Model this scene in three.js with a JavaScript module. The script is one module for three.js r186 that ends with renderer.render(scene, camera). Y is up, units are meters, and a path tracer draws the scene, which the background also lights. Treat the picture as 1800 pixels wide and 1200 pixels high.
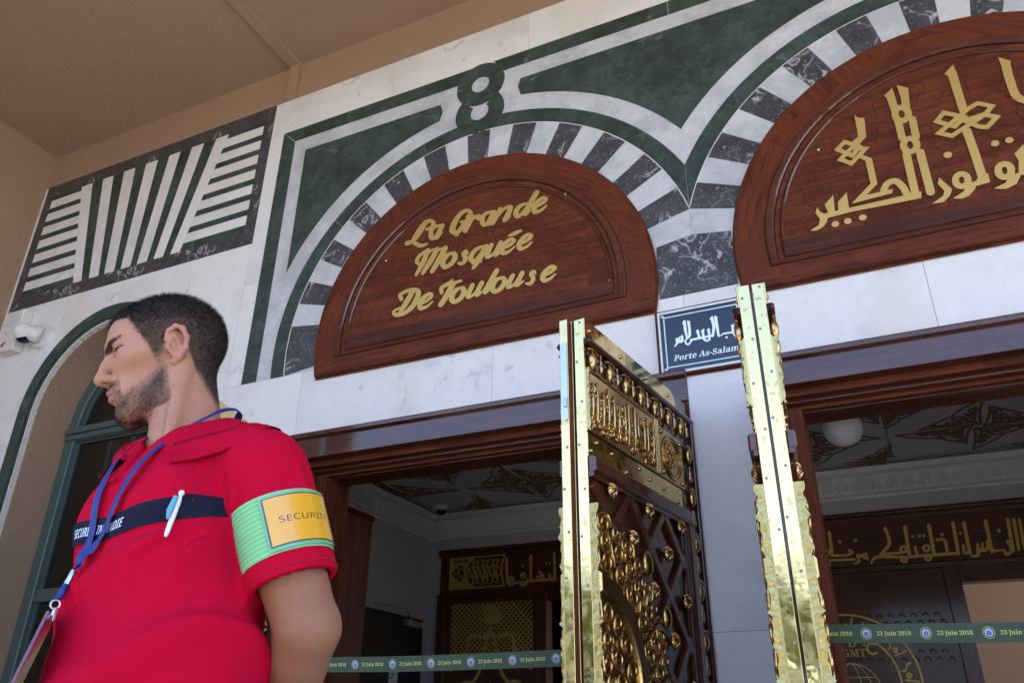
import * as THREE from 'three';
import { mergeGeometries, mergeVertices, toCreasedNormals } from 'three/addons/utils/BufferGeometryUtils.js';
import { RoundedBoxGeometry } from 'three/addons/geometries/RoundedBoxGeometry.js';

// ---------- camera, sky, sun, exposure ----------
const scene = new THREE.Scene();
const camera = new THREE.PerspectiveCamera(45.96, 1.5, 0.05, 600);
camera.position.set(0, 1.05, 3);
camera.rotation.order = 'YXZ';
camera.rotation.set(0.46147, 0.43721, 0.01042);
const SUN = new THREE.Vector3(0.6, 1.6, -0.15).normalize();
{
  const W = 256, H = 128, d = new Float32Array(W * H * 4);
  for (let j = 0; j < H; j++) for (let i = 0; i < W; i++) {
    const el = (j + 0.5) / H * Math.PI - Math.PI / 2, h = Math.max(0, Math.sin(el));
    const t = Math.pow(1 - h, 3.2);
    const z = [0.12, 0.23, 0.50], o = [0.60, 0.76, 1.02], g = [0.25, 0.22, 0.18];
    const k = (j * W + i) * 4, up = el > -0.01;
    for (let c = 0; c < 3; c++) d[k + c] = up ? (z[c] + (o[c] - z[c]) * t) * 1.0 : g[c];
    d[k + 3] = 1;
  }
  const t = new THREE.DataTexture(d, W, H, THREE.RGBAFormat, THREE.FloatType);
  t.mapping = THREE.EquirectangularReflectionMapping; t.magFilter = t.minFilter = THREE.LinearFilter; t.needsUpdate = true;
  scene.background = t; scene.environment = t;
}
const sun = new THREE.DirectionalLight(0xfff1dc, 4.2);
sun.position.copy(SUN).multiplyScalar(30); sun.castShadow = true; sun.shadow.mapSize.set(2048, 2048);
Object.assign(sun.shadow.camera, { left: -14, right: 14, top: 14, bottom: -14, near: 1, far: 80 });
scene.add(sun, sun.target);
const renderer = new THREE.WebGLRenderer({ antialias: true });
renderer.toneMapping = THREE.LinearToneMapping;
renderer.toneMappingExposure = 5.6;
renderer.shadowMap.enabled = true;

// ---------- helpers ----------
const V = (x, y, z) => new THREE.Vector3(x, y, z), V2 = (x, y) => new THREE.Vector2(x, y);
const rngOf = (s) => () => ((s = (Math.imul(s, 1664525) + 1013904223) >>> 0) / 4294967296);
const PERM = (() => { const r = rngOf(7), a = new Float32Array(65536); for (let i = 0; i < 65536; i++) a[i] = r(); return a; })();
const lat = (i, j, p, s) => PERM[((((i % p) + p) % p) * 251 + (((j % p) + p) % p) * 7919 + s * 3571) & 65535];
const sm = (t) => t * t * (3 - 2 * t);
function vn(x, y, p, s) {
  const i = Math.floor(x), j = Math.floor(y), u = sm(x - i), v = sm(y - j);
  const a = lat(i, j, p, s), b = lat(i + 1, j, p, s), c = lat(i, j + 1, p, s), d = lat(i + 1, j + 1, p, s);
  return a + (b - a) * u + (c - a) * v + (a - b - c + d) * u * v;
}
function fbm(x, y, p, o, s) { let r = 0, a = 0.5, n = 0; for (let k = 0; k < o; k++) { r += a * vn(x, y, p, s + k); n += a; x *= 2; y *= 2; p *= 2; a *= 0.55; } return r / n; }
const mix = (a, b, t) => a + (b - a) * t, clamp = (x, a = 0, b = 1) => Math.min(b, Math.max(a, x)), sst = (a, b, x) => sm(clamp((x - a) / (b - a)));
const mix3 = (a, b, t) => [mix(a[0], b[0], t), mix(a[1], b[1], t), mix(a[2], b[2], t)];
const toS = (x) => (x <= 0.0031308 ? x * 12.92 : 1.055 * Math.pow(x, 1 / 2.4) - 0.055) * 255;
function tex(w, h, metres, fn, srgb = true) {
  const d = new Uint8Array(w * h * 4);
  for (let j = 0; j < h; j++) for (let i = 0; i < w; i++) {
    const c = fn(i / w, j / h), k = (j * w + i) * 4;
    if (srgb) { d[k] = toS(clamp(c[0])); d[k + 1] = toS(clamp(c[1])); d[k + 2] = toS(clamp(c[2])); } else d[k] = d[k + 1] = d[k + 2] = clamp(c) * 255;
    d[k + 3] = 255;
  }
  const t = new THREE.DataTexture(d, w, h, THREE.RGBAFormat);
  t.wrapS = t.wrapT = THREE.RepeatWrapping; t.magFilter = THREE.LinearFilter; t.minFilter = THREE.LinearMipmapLinearFilter; t.generateMipmaps = true;
  t.repeat.set(1 / metres, 1 / (metres * h / w)); if (srgb) t.colorSpace = THREE.SRGBColorSpace; t.needsUpdate = true; return t;
}
function canvasTex(w, h, draw) {
  const c = document.createElement('canvas'); c.width = w; c.height = h; const x = c.getContext('2d'); draw(x, w, h);
  const t = new THREE.CanvasTexture(c); t.colorSpace = THREE.SRGBColorSpace; return t;
}
const std = (o) => new THREE.MeshStandardMaterial(o), phy = (o) => new THREE.MeshPhysicalMaterial(o), lin = (r, g, b) => new THREE.Color().setRGB(r, g, b);
const taken = {};
const numbered = (n) => { taken[n] = (taken[n] ?? -1) + 1; return taken[n] ? `${n}_${String(taken[n]).padStart(3, '0')}` : n; };
function mesh(name, geo, mat, parent) {
  const m = new THREE.Mesh(geo, mat); m.name = name; m.castShadow = m.receiveShadow = true; if (parent) parent.add(m); return m;
}
function thing(name, label, category, p = [0, 0, 0], turn = 0, group) {
  const o = new THREE.Group(); o.name = numbered(name); o.position.set(...p); o.rotation.y = turn; o.userData = { label, category };
  if (group) o.userData.group = group; scene.add(o); return o;
}
function single(name, geo, mat, label, category, group) { const m = mesh(numbered(name), geo, mat, scene); m.userData = { label, category }; if (group) m.userData.group = group; return m; }
function structure(name, geo, mat) { const m = mesh(numbered(name), geo, mat, scene); m.userData.kind = 'structure'; return m; }
function partGroup(name, parent) { const g = new THREE.Group(); g.name = name; parent.add(g); return g; }
// uv in metres, from the side each face looks to
function uvm(g, ox = 0, oy = 0, swap = false) {
  if (g.index) g = g.toNonIndexed(); if (!g.attributes.normal) g.computeVertexNormals();
  const p = g.attributes.position, n = g.attributes.normal, uv = new Float32Array(p.count * 2);
  for (let i = 0; i < p.count; i++) {
    const a = Math.abs(n.getX(i)), b = Math.abs(n.getY(i)), c = Math.abs(n.getZ(i)), x = p.getX(i), y = p.getY(i), z = p.getZ(i);
    let u, v; if (c >= a && c >= b) { u = x; v = y; } else if (a >= b) { u = z; v = y; } else { u = x; v = z; }
    if (swap) [u, v] = [v, u]; uv[2 * i] = u + ox; uv[2 * i + 1] = v + oy;
  }
  g.setAttribute('uv', new THREE.BufferAttribute(uv, 2)); return g;
}
const box = (x0, x1, y0, y1, z0, z1) => new THREE.BoxGeometry(x1 - x0, y1 - y0, z1 - z0).translate((x0 + x1) / 2, (y0 + y1) / 2, (z0 + z1) / 2);
const rbox = (x0, x1, y0, y1, z0, z1, r = 0.003, s = 1) => new RoundedBoxGeometry(x1 - x0, y1 - y0, z1 - z0, s, r).translate((x0 + x1) / 2, (y0 + y1) / 2, (z0 + z1) / 2);
function poly(pts, holes) { const s = new THREE.Shape(pts.map((p) => V2(p[0], p[1]))); for (const h of holes ?? []) s.holes.push(new THREE.Path(h.map((p) => V2(p[0], p[1])))); return s; }
function slab(shape, z0, z1, bev = 0) {
  const g = new THREE.ExtrudeGeometry(shape, { depth: z1 - z0 - 2 * bev, bevelEnabled: bev > 0, bevelSize: bev, bevelThickness: bev, bevelOffset: -bev, bevelSegments: 1, curveSegments: 6 });
  return g.translate(0, 0, z0 + bev);
}
const arc = (cx, cy, r, a0, a1, n = 24) => Array.from({ length: n + 1 }, (_, i) => { const a = a0 + (a1 - a0) * i / n; return [cx + r * Math.cos(a), cy + r * Math.sin(a)]; });
const RAD = Math.PI / 180;
function tube(pts, radii, seg = 6, closed = false) {     // tapered tube through points
  const n = pts.length, pos = [], idx = [], T = V(), up = V(), B = V(), N = V();
  let prev = null;
  for (let i = 0; i < n; i++) {
    const a = pts[Math.max(0, i - 1)], b = pts[Math.min(n - 1, i + 1)];
    T.subVectors(b, a).normalize();
    if (!prev) { up.set(0, 0, 1); if (Math.abs(T.z) > 0.9) up.set(1, 0, 0); N.crossVectors(T, up).normalize(); } else { N.copy(prev).addScaledVector(T, -prev.dot(T)).normalize(); }
    prev = N.clone(); B.crossVectors(T, N);
    const r = Array.isArray(radii) ? radii[i] : radii;
    for (let k = 0; k < seg; k++) { const q = k / seg * Math.PI * 2, c = Math.cos(q) * r, s = Math.sin(q) * r; pos.push(pts[i].x + N.x * c + B.x * s, pts[i].y + N.y * c + B.y * s, pts[i].z + N.z * c + B.z * s); }
  }
  for (let i = 0; i < n - 1; i++) for (let k = 0; k < seg; k++) { const a = i * seg + k, b = i * seg + (k + 1) % seg; idx.push(a, a + seg, b, b, a + seg, b + seg); }
  for (const [o, f] of [[0, 1], [(n - 1) * seg, 0]]) for (let k = 1; k < seg - 1; k++) f ? idx.push(o, o + k, o + k + 1) : idx.push(o, o + k + 1, o + k);
  const g = new THREE.BufferGeometry(); g.setAttribute('position', new THREE.Float32BufferAttribute(pos, 3)); g.setIndex(idx); g.computeVertexNormals();
  g.setAttribute('uv', new THREE.Float32BufferAttribute(new Float32Array(pos.length / 3 * 2), 2)); return g;
}
const join = (gs) => mergeGeometries(gs.map((g) => { let q = g.index ? g.toNonIndexed() : g.clone(); for (const k of Object.keys(q.attributes)) if (!['position', 'normal', 'uv'].includes(k)) q.deleteAttribute(k); return q; }));
const lathe = (prof, seg = 14) => new THREE.LatheGeometry(prof.map((p) => V2(p[0], p[1])), seg);

// ---------- lettering and cut-out ornament: ink drawn flat, then cut as real plate ----------
function trace(w, h, ppm, draw, tol = 0.35) {           // draw in metres (y up); returns shapes in metres
  const W = Math.ceil(w * ppm) + 4, H = Math.ceil(h * ppm) + 4, c = document.createElement('canvas'); c.width = W; c.height = H;
  const x = c.getContext('2d'); x.translate(2, H - 2); x.scale(ppm, -ppm); x.fillStyle = x.strokeStyle = '#000'; x.lineCap = x.lineJoin = 'round'; draw(x);
  const im = x.getImageData(0, 0, W, H).data, A = (i, j) => im[(j * W + i) * 4 + 3] - 127.5;
  const next = new Map(), key = (e) => e[0] * 8 + e[1] * 8 * W * 4 + e[2];
  const pt = (e) => { const [i, j, d] = e, a = A(i, j), b = d ? A(i, j + 1) : A(i + 1, j), t = a / (a - b); return d ? [i, j + t] : [i + t, j]; };
  const tab = [[], [[3, 2]], [[2, 1]], [[3, 1]], [[1, 0]], [[3, 0], [1, 2]], [[2, 0]], [[3, 0]], [[0, 3]], [[0, 2]], [[0, 1], [2, 3]], [[0, 1]], [[1, 3]], [[1, 2]], [[2, 3]], []];
  for (let j = 0; j < H - 1; j++) for (let i = 0; i < W - 1; i++) {
    const q = (A(i, j) > 0 ? 8 : 0) | (A(i + 1, j) > 0 ? 4 : 0) | (A(i + 1, j + 1) > 0 ? 2 : 0) | (A(i, j + 1) > 0 ? 1 : 0);
    const ed = [[i, j, 0], [i + 1, j, 1], [i, j + 1, 0], [i, j, 1]];
    for (const [a, b] of tab[q]) next.set(key(ed[a]), [ed[a], ed[b]]);
  }
  const loops = [];
  while (next.size) {
    const [k0, [e0]] = next.entries().next().value; let k = k0; const l = [];
    while (next.has(k)) { const [a, b] = next.get(k); next.delete(k); l.push(pt(a)); k = key(b); }
    if (l.length > 5) loops.push(l);
  }
  const dp = (p, t) => { const keep = new Uint8Array(p.length), st = [[0, p.length - 1]]; keep[0] = keep[p.length - 1] = 1;
    while (st.length) { const [a, b] = st.pop(); let m = 0, mi = -1; const dx = p[b][0] - p[a][0], dy = p[b][1] - p[a][1], L = Math.hypot(dx, dy) || 1e-9;
      for (let i = a + 1; i < b; i++) { const e = L < 1e-6 ? Math.hypot(p[i][0] - p[a][0], p[i][1] - p[a][1]) : Math.abs((p[i][0] - p[a][0]) * dy - (p[i][1] - p[a][1]) * dx) / L; if (e > m) { m = e; mi = i; } }
      if (m > t) { keep[mi] = 1; st.push([a, mi], [mi, b]); } } return p.filter((_, i) => keep[i]); };
  const simp = (l) => { const h = l.length >> 1; return [...dp(l.slice(0, h + 1), tol).slice(0, -1), ...dp([...l.slice(h), l[0]], tol).slice(0, -1)]; };
  const P = loops.map(simp).filter((l) => l.length > 2).map((l) => l.map(([i, j]) => V2((i + 0.5 - 2) / ppm, (H - 2 - j - 0.5) / ppm)));
  const out = [], holes = [];
  for (const l of P) { const a = THREE.ShapeUtils.area(l); if (Math.abs(a) * ppm * ppm < 3) continue; (a * Math.sign(THREE.ShapeUtils.area(P[0])) > 0 ? out : holes).push(l); }
  // the loop that holds the leftmost point of all is an outer one
  let lm = null; for (const l of P) for (const p of l) if (!lm || p.x < lm[0]) lm = [p.x, l];
  const [O, Hs] = lm && holes.includes(lm[1]) ? [holes, out] : [out, holes];
  const ins = (p, l) => { let r = false; for (let i = 0, k = l.length - 1; i < l.length; k = i++) if ((l[i].y > p.y) !== (l[k].y > p.y) && p.x < (l[k].x - l[i].x) * (p.y - l[i].y) / (l[k].y - l[i].y) + l[i].x) r = !r; return r; };
  const shapes = O.map((l) => new THREE.Shape(l)), area = O.map((l) => Math.abs(THREE.ShapeUtils.area(l)));
  for (const h of Hs) { let best = -1; O.forEach((l, i) => { if (ins(h[0], l) && (best < 0 || area[i] < area[best])) best = i; }); if (best >= 0) shapes[best].holes.push(new THREE.Path(h)); }
  return shapes;
}
function ink(x, list, ox, oy) {                           // strokes in millimetres
  for (const s of list) {
    const k = s[0], q = []; if (k === 0) for (let i = 1; i < s.length; i += 2) q.push([s[i] / 1000 + ox, s[i + 1] / 1000 + oy]); else for (let i = 1; i < s.length; i += 3) q.push([s[i] / 1000 + ox, s[i + 1] / 1000 + oy, s[i + 2] / 1000]);
    if (k === 0) { x.beginPath(); q.forEach((p, i) => i ? x.lineTo(p[0], p[1]) : x.moveTo(p[0], p[1])); x.fill(); }
    else if (k === 3) { x.beginPath(); x.arc(q[0][0], q[0][1], q[0][2], 0, 7); x.fill(); }
    else {
      let pts = q.map((p) => V(p[0], p[1], p[2]));
      if (k === 4) { x.lineWidth = q[0][2]; x.lineJoin = 'miter'; x.beginPath(); q.forEach((p, i) => i ? x.lineTo(p[0], p[1]) : x.moveTo(p[0], p[1])); x.closePath(); x.stroke(); x.lineJoin = 'round'; continue; }
      if (pts.length > 2) pts = new THREE.CatmullRomCurve3(pts, k === 2, 'centripetal').getPoints(pts.length * 8);
      for (let i = 0; i < pts.length - 1; i++) { const a = pts[i], b = pts[i + 1], n = pts.length > 3 ? 1 : 10; for (let t = 0; t < n; t++) { x.lineWidth = mix(a.z, b.z, (t + 0.5) / n); x.beginPath(); x.moveTo(mix(a.x, b.x, t / n), mix(a.y, b.y, t / n)); x.lineTo(mix(a.x, b.x, (t + 1) / n), mix(a.y, b.y, (t + 1) / n)); x.stroke(); } }
    }
  }
}
const platesOf = (shapes, z0, z1, bev = 0) => shapes.length ? join(shapes.map((s) => slab(s, z0, z1, bev))) : new THREE.BufferGeometry();
const INK = {
  latin: [[1,-273,544,13,-241,546,28,-232,569,26,-251,590,21,-279,587,32,-306,553,42,-332,516,38,-355,489,23,-383,480,15,-394,489,11,-380,497,11,-339,476,21,-298,448,24,-263,450,13],[1,-213,546,21,-237,534,26,-243,497,28,-226,473,22,-200,498,22,-184,526,19],[1,-178,539,28,-197,501,28,-205,474,26,-176,499,9],[1,-219,544,21,-198,544,19,-178,540,19],[1,-31,552,22,-14,569,24,-25,587,20,-53,592,24,-86,568,31,-111,524,37,-116,489,31,-95,473,24],[1,-36,529,29,-62,496,29,-91,461,24],[1,-70,531,13,-23,528,13],[1,-7,545,31,-22,510,33,-41,472,31],[1,-22,506,13,11,537,22,34,534,27,31,522,23],[1,84,545,20,61,533,25,54,497,27,69,473,21,95,498,21,111,526,18],[1,117,538,27,98,501,27,89,475,25,118,499,9],[1,79,543,20,99,543,18,117,539,18],[1,153,544,28,128,500,30,112,472,26],[1,134,498,11,183,544,19,209,540,26,199,507,30,180,472,26,209,487,9],[1,280,537,19,251,524,26,240,492,28,254,472,22,280,491,21,302,520,16],[1,276,536,17,311,533,14],[1,351,587,30,321,536,31,292,479,29,315,488,9],[1,337,499,12,374,509,19,400,530,22,387,544,19,359,531,27,337,499,29,343,473,24,374,474,17,402,494,10],[1,-301,338,13,-316,356,22,-308,383,24,-271,405,22],[1,-254,408,28,-280,340,33,-313,279,20],[1,-201,401,29,-235,339,34,-275,279,23],[1,-153,395,31,-184,336,36,-221,277,27],[1,-263,385,11,-229,403,15,-201,403,15],[1,-220,374,11,-187,395,15,-153,398,14],[2,-117,354,18,-143,347,29,-162,308,30,-147,282,25,-114,292,28,-93,324,30,-100,350,23],[1,-21,329,12,-33,346,18,-47,336,21,-35,312,25,-34,293,24,-51,279,21,-73,286,12],[1,50,349,19,14,334,26,-4,297,28,13,276,22,45,298,22,63,331,17],[1,47,348,17,79,344,16],[1,79,344,28,52,290,29,14,238,21],[1,7,264,12,56,263,12],[1,108,344,26,90,304,29,88,282,24,113,286,17,144,324,14],[1,160,344,27,136,298,27,134,280,22,167,295,10],[1,167,305,12,205,316,19,230,336,22,217,350,19,189,337,27,167,305,29,174,280,24,205,282,17,233,301,10],[1,204,373,12,236,378,24,267,384,14],[1,258,307,12,296,317,18,321,338,22,308,351,18,280,338,27,258,307,28,265,282,23,296,284,17,324,303,10],[1,-328,185,30,-356,136,34,-390,86,27],[1,-392,155,22,-401,181,22,-367,194,22,-322,193,23,-295,175,27,-299,137,35,-331,90,30,-378,67,25,-423,74,21,-432,92,16,-402,106,13],[1,-281,101,12,-241,112,19,-216,133,23,-230,147,19,-260,133,28,-281,101,30,-273,76,24,-239,78,17,-210,99,10],[1,-159,138,21,-162,165,23,-134,176,24,-95,177,19,-52,180,14],[1,-98,171,31,-128,118,34,-159,72,31],[1,-141,181,10,-99,197,10],[2,-57,138,17,-83,131,27,-101,94,29,-86,70,24,-54,80,27,-34,111,29,-40,135,22],[1,11,140,25,-7,101,29,-9,80,23,16,84,17,47,121,13],[1,62,141,27,40,97,27,38,79,22,70,94,10],[1,141,190,27,107,135,28,82,86,26,108,96,10],[2,162,143,16,137,136,26,119,100,28,132,76,23,163,85,26,183,116,28,177,139,21],[1,226,142,24,207,105,28,205,84,23,229,88,16,260,124,13],[1,275,143,26,252,100,26,249,83,21,281,98,10],[1,343,123,11,334,139,16,320,129,19,330,107,22,330,89,22,314,76,19,295,82,11],[1,380,99,11,416,110,17,440,130,20,428,142,17,401,129,25,380,99,27,386,76,22,416,78,16,442,97,9]],
  arab: [[0,-557,131,-551,107,-530,88,-526,70,-533,50,-552,30,-577,22,-600,28,-563,46,-556,74,-568,107],[0,-528,135,-489,171,-495,91,-518,80],[0,-477,133,-438,169,-442,88,-483,87],[0,-533,93,-430,93,-275,93,-178,93,-184,64,-433,73,-533,69],[0,-430,110,-345,184,-345,299,-370,329,-352,333,-320,304,-321,176,-370,135,-273,135,-278,116],[0,-347,545,-334,521,-312,514,-321,418,-374,367,-392,397,-350,428],[4,-438,389,19,-406,418,19,-355,375,18,-388,340,18],[4,-435,336,19,-383,380,19,-335,358,18,-398,303,18],[0,-221,599,-183,628,-181,574,-200,569],[0,-166,637,-126,605,-134,546,-161,554],[1,-198,580,30,-194,512,29],[1,-146,579,29,-153,506,29],[2,-151,474,26,-160,456,26,-173,448,26,-188,454,26,-197,470,26,-198,491,26,-190,509,26,-176,517,26,-161,511,26,-152,495,26],[1,-194,456,27,-195,365,27],[1,-142,446,27,-146,352,27],[2,-151,313,25,-159,296,25,-173,289,25,-187,294,25,-196,309,25,-197,329,25,-189,347,25,-175,354,25,-161,349,25,-152,334,25],[1,-195,284,29,-200,91,28],[1,-146,276,30,-148,80,29],[1,-304,141,26,-283,168,26,-257,169,26,-238,137,26,-228,92,25],[0,-107,138,-92,108,-75,74,-86,49,-115,24,-154,28,-110,52,-102,74,-117,112],[2,-16,97,23,-23,82,23,-35,75,23,-48,78,23,-56,92,23,-56,109,23,-49,125,23,-36,132,23,-24,128,23,-16,114,23],[0,-22,82,17,86,-2,51,-28,27,-53,21,-81,31,-41,51],[0,12,626,52,661,56,608,32,599],[1,39,625,32,39,526,31,39,424,30],[4,-62,403,19,-29,436,19,35,390,19,-6,356,19],[4,-65,344,19,58,426,19,92,439,19,135,408,18,105,377,18,-25,316,19],[4,31,373,19,73,327,18,98,316,18,139,352,18,100,379,18],[1,29,321,31,32,207,30,33,94,30],[0,12,92,54,108,52,66,6,64],[2,128,96,24,121,80,24,108,73,24,95,77,24,88,91,24,88,109,24,95,125,24,108,132,24,121,128,24,129,114,24],[0,120,78,160,78,132,34,95,21,55,34,98,48],[0,155,166,192,199,178,60,146,70,161,131],[0,208,637,245,601,229,561,210,573],[1,224,582,31,220,504,30,225,421,29,256,383,29],[3,-503,33,14],[3,-456,34,14],[3,-400,35,14],[3,-57,232,15],[3,106,233,14],[3,154,232,14]],
  plq: [[2,-82,-7,8,-84,-11,8,-88,-13,8,-92,-12,8,-95,-9,8,-96,-4,8,-94,0,8,-91,2,8,-86,1,8,-83,-2,8],[1,-104,-2,10,-105,-23,9,-115,-34,5],[1,-81,7,9,-82,-17,9,-97,-18,9],[1,-66,71,12,-65,32,12,-62,0,9],[0,-77,64,-61,77,-62,56],[1,-49,65,12,-48,28,11,-51,1,11,-64,-10,8,-70,-23,7,-60,-36,8,-45,-23,8],[0,-56,76,-41,64,-48,53],[1,-46,-18,10,37,-16,10],[1,-16,18,10,-12,-14,10],[0,-25,13,-10,23,-10,6],[1,5,15,10,7,-25,10,16,-34,9,27,-32,9,29,14,10],[0,-5,12,12,23,10,2],[0,20,12,34,21,31,1],[1,47,64,12,51,25,12,43,-18,10],[0,37,60,51,74,50,50],[1,62,63,12,64,22,12,66,-23,9],[0,57,74,71,62,64,47],[1,72,-24,3,86,-17,7,119,-18,8],[1,124,13,9,126,-22,10,134,-36,9,146,-34,9,150,13,11],[0,116,11,132,19,130,1],[1,176,47,11,174,-25,10],[3,96,-35,5]],
  frz: [[1,-354,65,24,-358,-88,22],[1,4,63,20,11,-38,20,-54,-104,15],[1,125,60,23,116,-133,21],[1,270,59,23,263,-129,21],[1,413,61,22,404,-136,20],[1,476,55,22,469,-137,20],[1,601,55,22,594,-140,20],[1,726,55,20,710,-141,20],[1,759,51,20,744,-137,18],[1,790,48,18,775,-132,17],[1,-471,-92,14,-401,-91,14],[1,-476,-121,16,-374,-121,16,-221,-125,15],[1,-362,-90,16,-255,-92,16,-228,-76,16,-246,-61,16],[1,-231,-154,9,-195,-141,17,-199,-101,15,-140,-127,17],[1,-54,-104,14,78,-105,14],[1,-123,-158,9,-95,-125,18,94,-136,16],[1,116,-134,18,391,-133,17],[1,295,-38,15,340,-42,18,342,-120,18],[1,442,-89,19,440,-131,17,469,-137,16],[1,475,-157,13,510,-156,16,524,-88,17],[1,516,-126,19,572,-119,19,583,-71,14],[1,553,-83,13,548,-121,14],[1,596,-134,14,662,-134,14],[1,662,-134,15,672,-164,18,701,-141,15,695,-80,17],[1,160,-74,16,163,-129,16],[2,-372,-67,14,-379,-79,14,-392,-83,14,-403,-77,14,-406,-64,14,-399,-52,14,-386,-48,14,-375,-54,14],[2,-384,-143,17,-391,-155,17,-404,-159,17,-415,-153,17,-418,-140,17,-411,-128,17,-398,-124,17,-387,-130,17],[2,242,-88,15,234,-101,15,221,-105,15,211,-99,15,208,-86,15,216,-73,15,229,-69,15,240,-75,15],[2,239,-150,15,232,-161,15,220,-166,15,210,-160,15,208,-148,15,215,-136,15,227,-132,15,237,-138,15],[2,106,-85,15,99,-98,15,86,-102,15,74,-96,15,72,-82,15,79,-70,15,93,-65,15,104,-72,15],[2,96,-151,15,89,-162,15,77,-166,15,67,-161,15,64,-148,15,71,-137,15,83,-133,15,94,-139,15],[2,-140,-109,12,-145,-119,12,-156,-122,12,-164,-117,12,-166,-107,12,-161,-97,12,-151,-94,12,-142,-99,12],[3,-295,0,11],[3,-195,-1,11],[3,159,-4,10],[3,200,-5,10],[3,227,-5,10],[3,335,-7,10],[3,443,-8,10],[3,662,-11,11]],
  frzL: [[1,178,75,22,186,-117,18],[1,392,82,24,391,-116,21],[1,595,84,21,597,-120,19],[1,201,-95,16,212,-132,18,274,-118,16,366,-119,12],[1,294,-128,17,325,-144,19,361,-123,17,361,-96,15],[1,397,-112,19,597,-113,19],[1,468,-48,19,498,-87,19,447,-83,19],[2,240,-88,16,235,-99,16,222,-103,16,208,-98,16,203,-86,16,208,-74,16,221,-70,16,235,-76,16],[2,343,-67,16,338,-79,16,325,-83,16,312,-77,16,306,-65,16,312,-54,16,325,-50,16,338,-55,16],[1,553,-72,17,558,-113,17],[3,321,10,10],[3,524,12,9],[3,554,11,9]],
};

// ---------- materials ----------
const vein = (x, y, p, s, sharp) => { const w = fbm(x, y, p, 4, s) * 1.6; return Math.pow(1 - Math.abs(2 * fbm(x + w, y + w * 0.7, p, 5, s + 9) - 1), sharp); };
const T = {};
T.white = tex(1024, 1024, 1.7, (u, v) => {
  const a = vein(u * 5 + v * 2, v * 5 - u * 3, 5, 3, 22), cl = fbm(u * 4, v * 4, 4, 5, 21), sp = fbm(u * 64, v * 64, 64, 2, 30), pt = sst(0.5, 0.72, fbm(u * 6, v * 6, 6, 3, 55));
  let c = mix3([0.70, 0.69, 0.665], [0.60, 0.595, 0.58], sst(0.35, 0.75, cl)); c = mix3(c, [0.42, 0.425, 0.43], clamp(a * 0.7 * pt)); c = mix3(c, [0.60, 0.54, 0.44], 0.35 * sst(0.62, 0.8, fbm(u * 3, v * 3, 3, 4, 71)));
  const smu = sst(0.68, 0.8, fbm(u * 22 + v * 9, v * 22 - u * 9, 1e6, 3, 40)) * sst(0.55, 0.7, fbm(u * 5, v * 5, 5, 2, 91)); c = mix3(c, [0.36, 0.36, 0.37], 0.5 * smu);
  return c.map((k) => k * mix(0.96, 1.04, sp));
});
T.grey = tex(512, 512, 0.8, (u, v) => {
  const n = fbm(u * 6, v * 6, 6, 5, 4), w = vein(u * 4, v * 4, 4, 14, 16), f = fbm(u * 60, v * 60, 60, 2, 8);
  let c = mix3([0.39, 0.405, 0.41], [0.50, 0.51, 0.51], sst(0.3, 0.7, n)); c = mix3(c, [0.60, 0.60, 0.59], clamp(w * 0.4)); return c.map((k) => k * mix(0.92, 1.08, f));
});
T.green = tex(512, 512, 0.7, (u, v) => {
  const n = fbm(u * 7, v * 7, 7, 6, 12), w = vein(u * 3 + v, v * 3 - u, 3, 33, 40), f = fbm(u * 70, v * 40, 1e6, 2, 5), b = vein(u * 9, v * 9, 9, 61, 8);
  let c = mix3([0.020, 0.034, 0.028], [0.048, 0.075, 0.063], sst(0.25, 0.8, n * 0.8 + b * 0.25)); c = mix3(c, [0.24, 0.30, 0.27], clamp(w * 0.6) * sst(0.55, 0.7, fbm(u * 4, v * 4, 4, 3, 2))); return c.map((k) => k * mix(0.75, 1.25, f));
});
T.dark = tex(512, 512, 0.6, (u, v) => {
  const n = fbm(u * 8, v * 8, 8, 5, 44), w = vein(u * 2.0 + v, v * 2 - u, 3, 17, 70), w2 = vein(u * 6, v * 6, 6, 27, 60), s = fbm(u * 90, v * 90, 90, 2, 18), g = sst(0.45, 0.6, fbm(u * 4, v * 4, 4, 3, 19));
  let c = mix3([0.022, 0.023, 0.027], [0.062, 0.062, 0.068], n); c = mix3(c, [0.55, 0.55, 0.53], clamp(w * 0.9) * sst(0.5, 0.62, fbm(u * 3, v * 3, 3, 2, 77))); c = mix3(c, [0.4, 0.4, 0.4], clamp(w2 * 0.3) * g); c = mix3(c, [0.35, 0.35, 0.36], 0.7 * sst(0.72, 0.82, s)); return c;
});
T.wood = tex(1024, 512, 1.6, (u, v) => {
  const w = fbm(u * 3, v * 6, 6, 3, 80) * 0.5, g = fbm(u * 4 + w, (v + w * 0.15) * 90, 1e6, 4, 81), l = fbm(u * 2 + 0.3, (v + w * 0.22) * 16, 1e6, 3, 85), p = fbm(u * 30, v * 260, 1e6, 2, 88);
  let c = mix3([0.078, 0.018, 0.009], [0.165, 0.045, 0.018], sst(0.25, 0.75, g * 0.45 + l * 0.25 + fbm(u * 14, v * 22, 1e6, 4, 86) * 0.4)); c = mix3(c, [0.045, 0.011, 0.008], 0.45 * sst(0.58, 0.78, l)); c = mix3(c, [0.03, 0.01, 0.007], 0.55 * sst(0.62, 0.8, p)); return c;
});
T.stucco = tex(512, 512, 0.35, (u, v) => 0.6 * fbm(u * 110, v * 110, 110, 2, 90) + 0.4 * fbm(u * 40, v * 40, 40, 3, 95), false);
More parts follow.
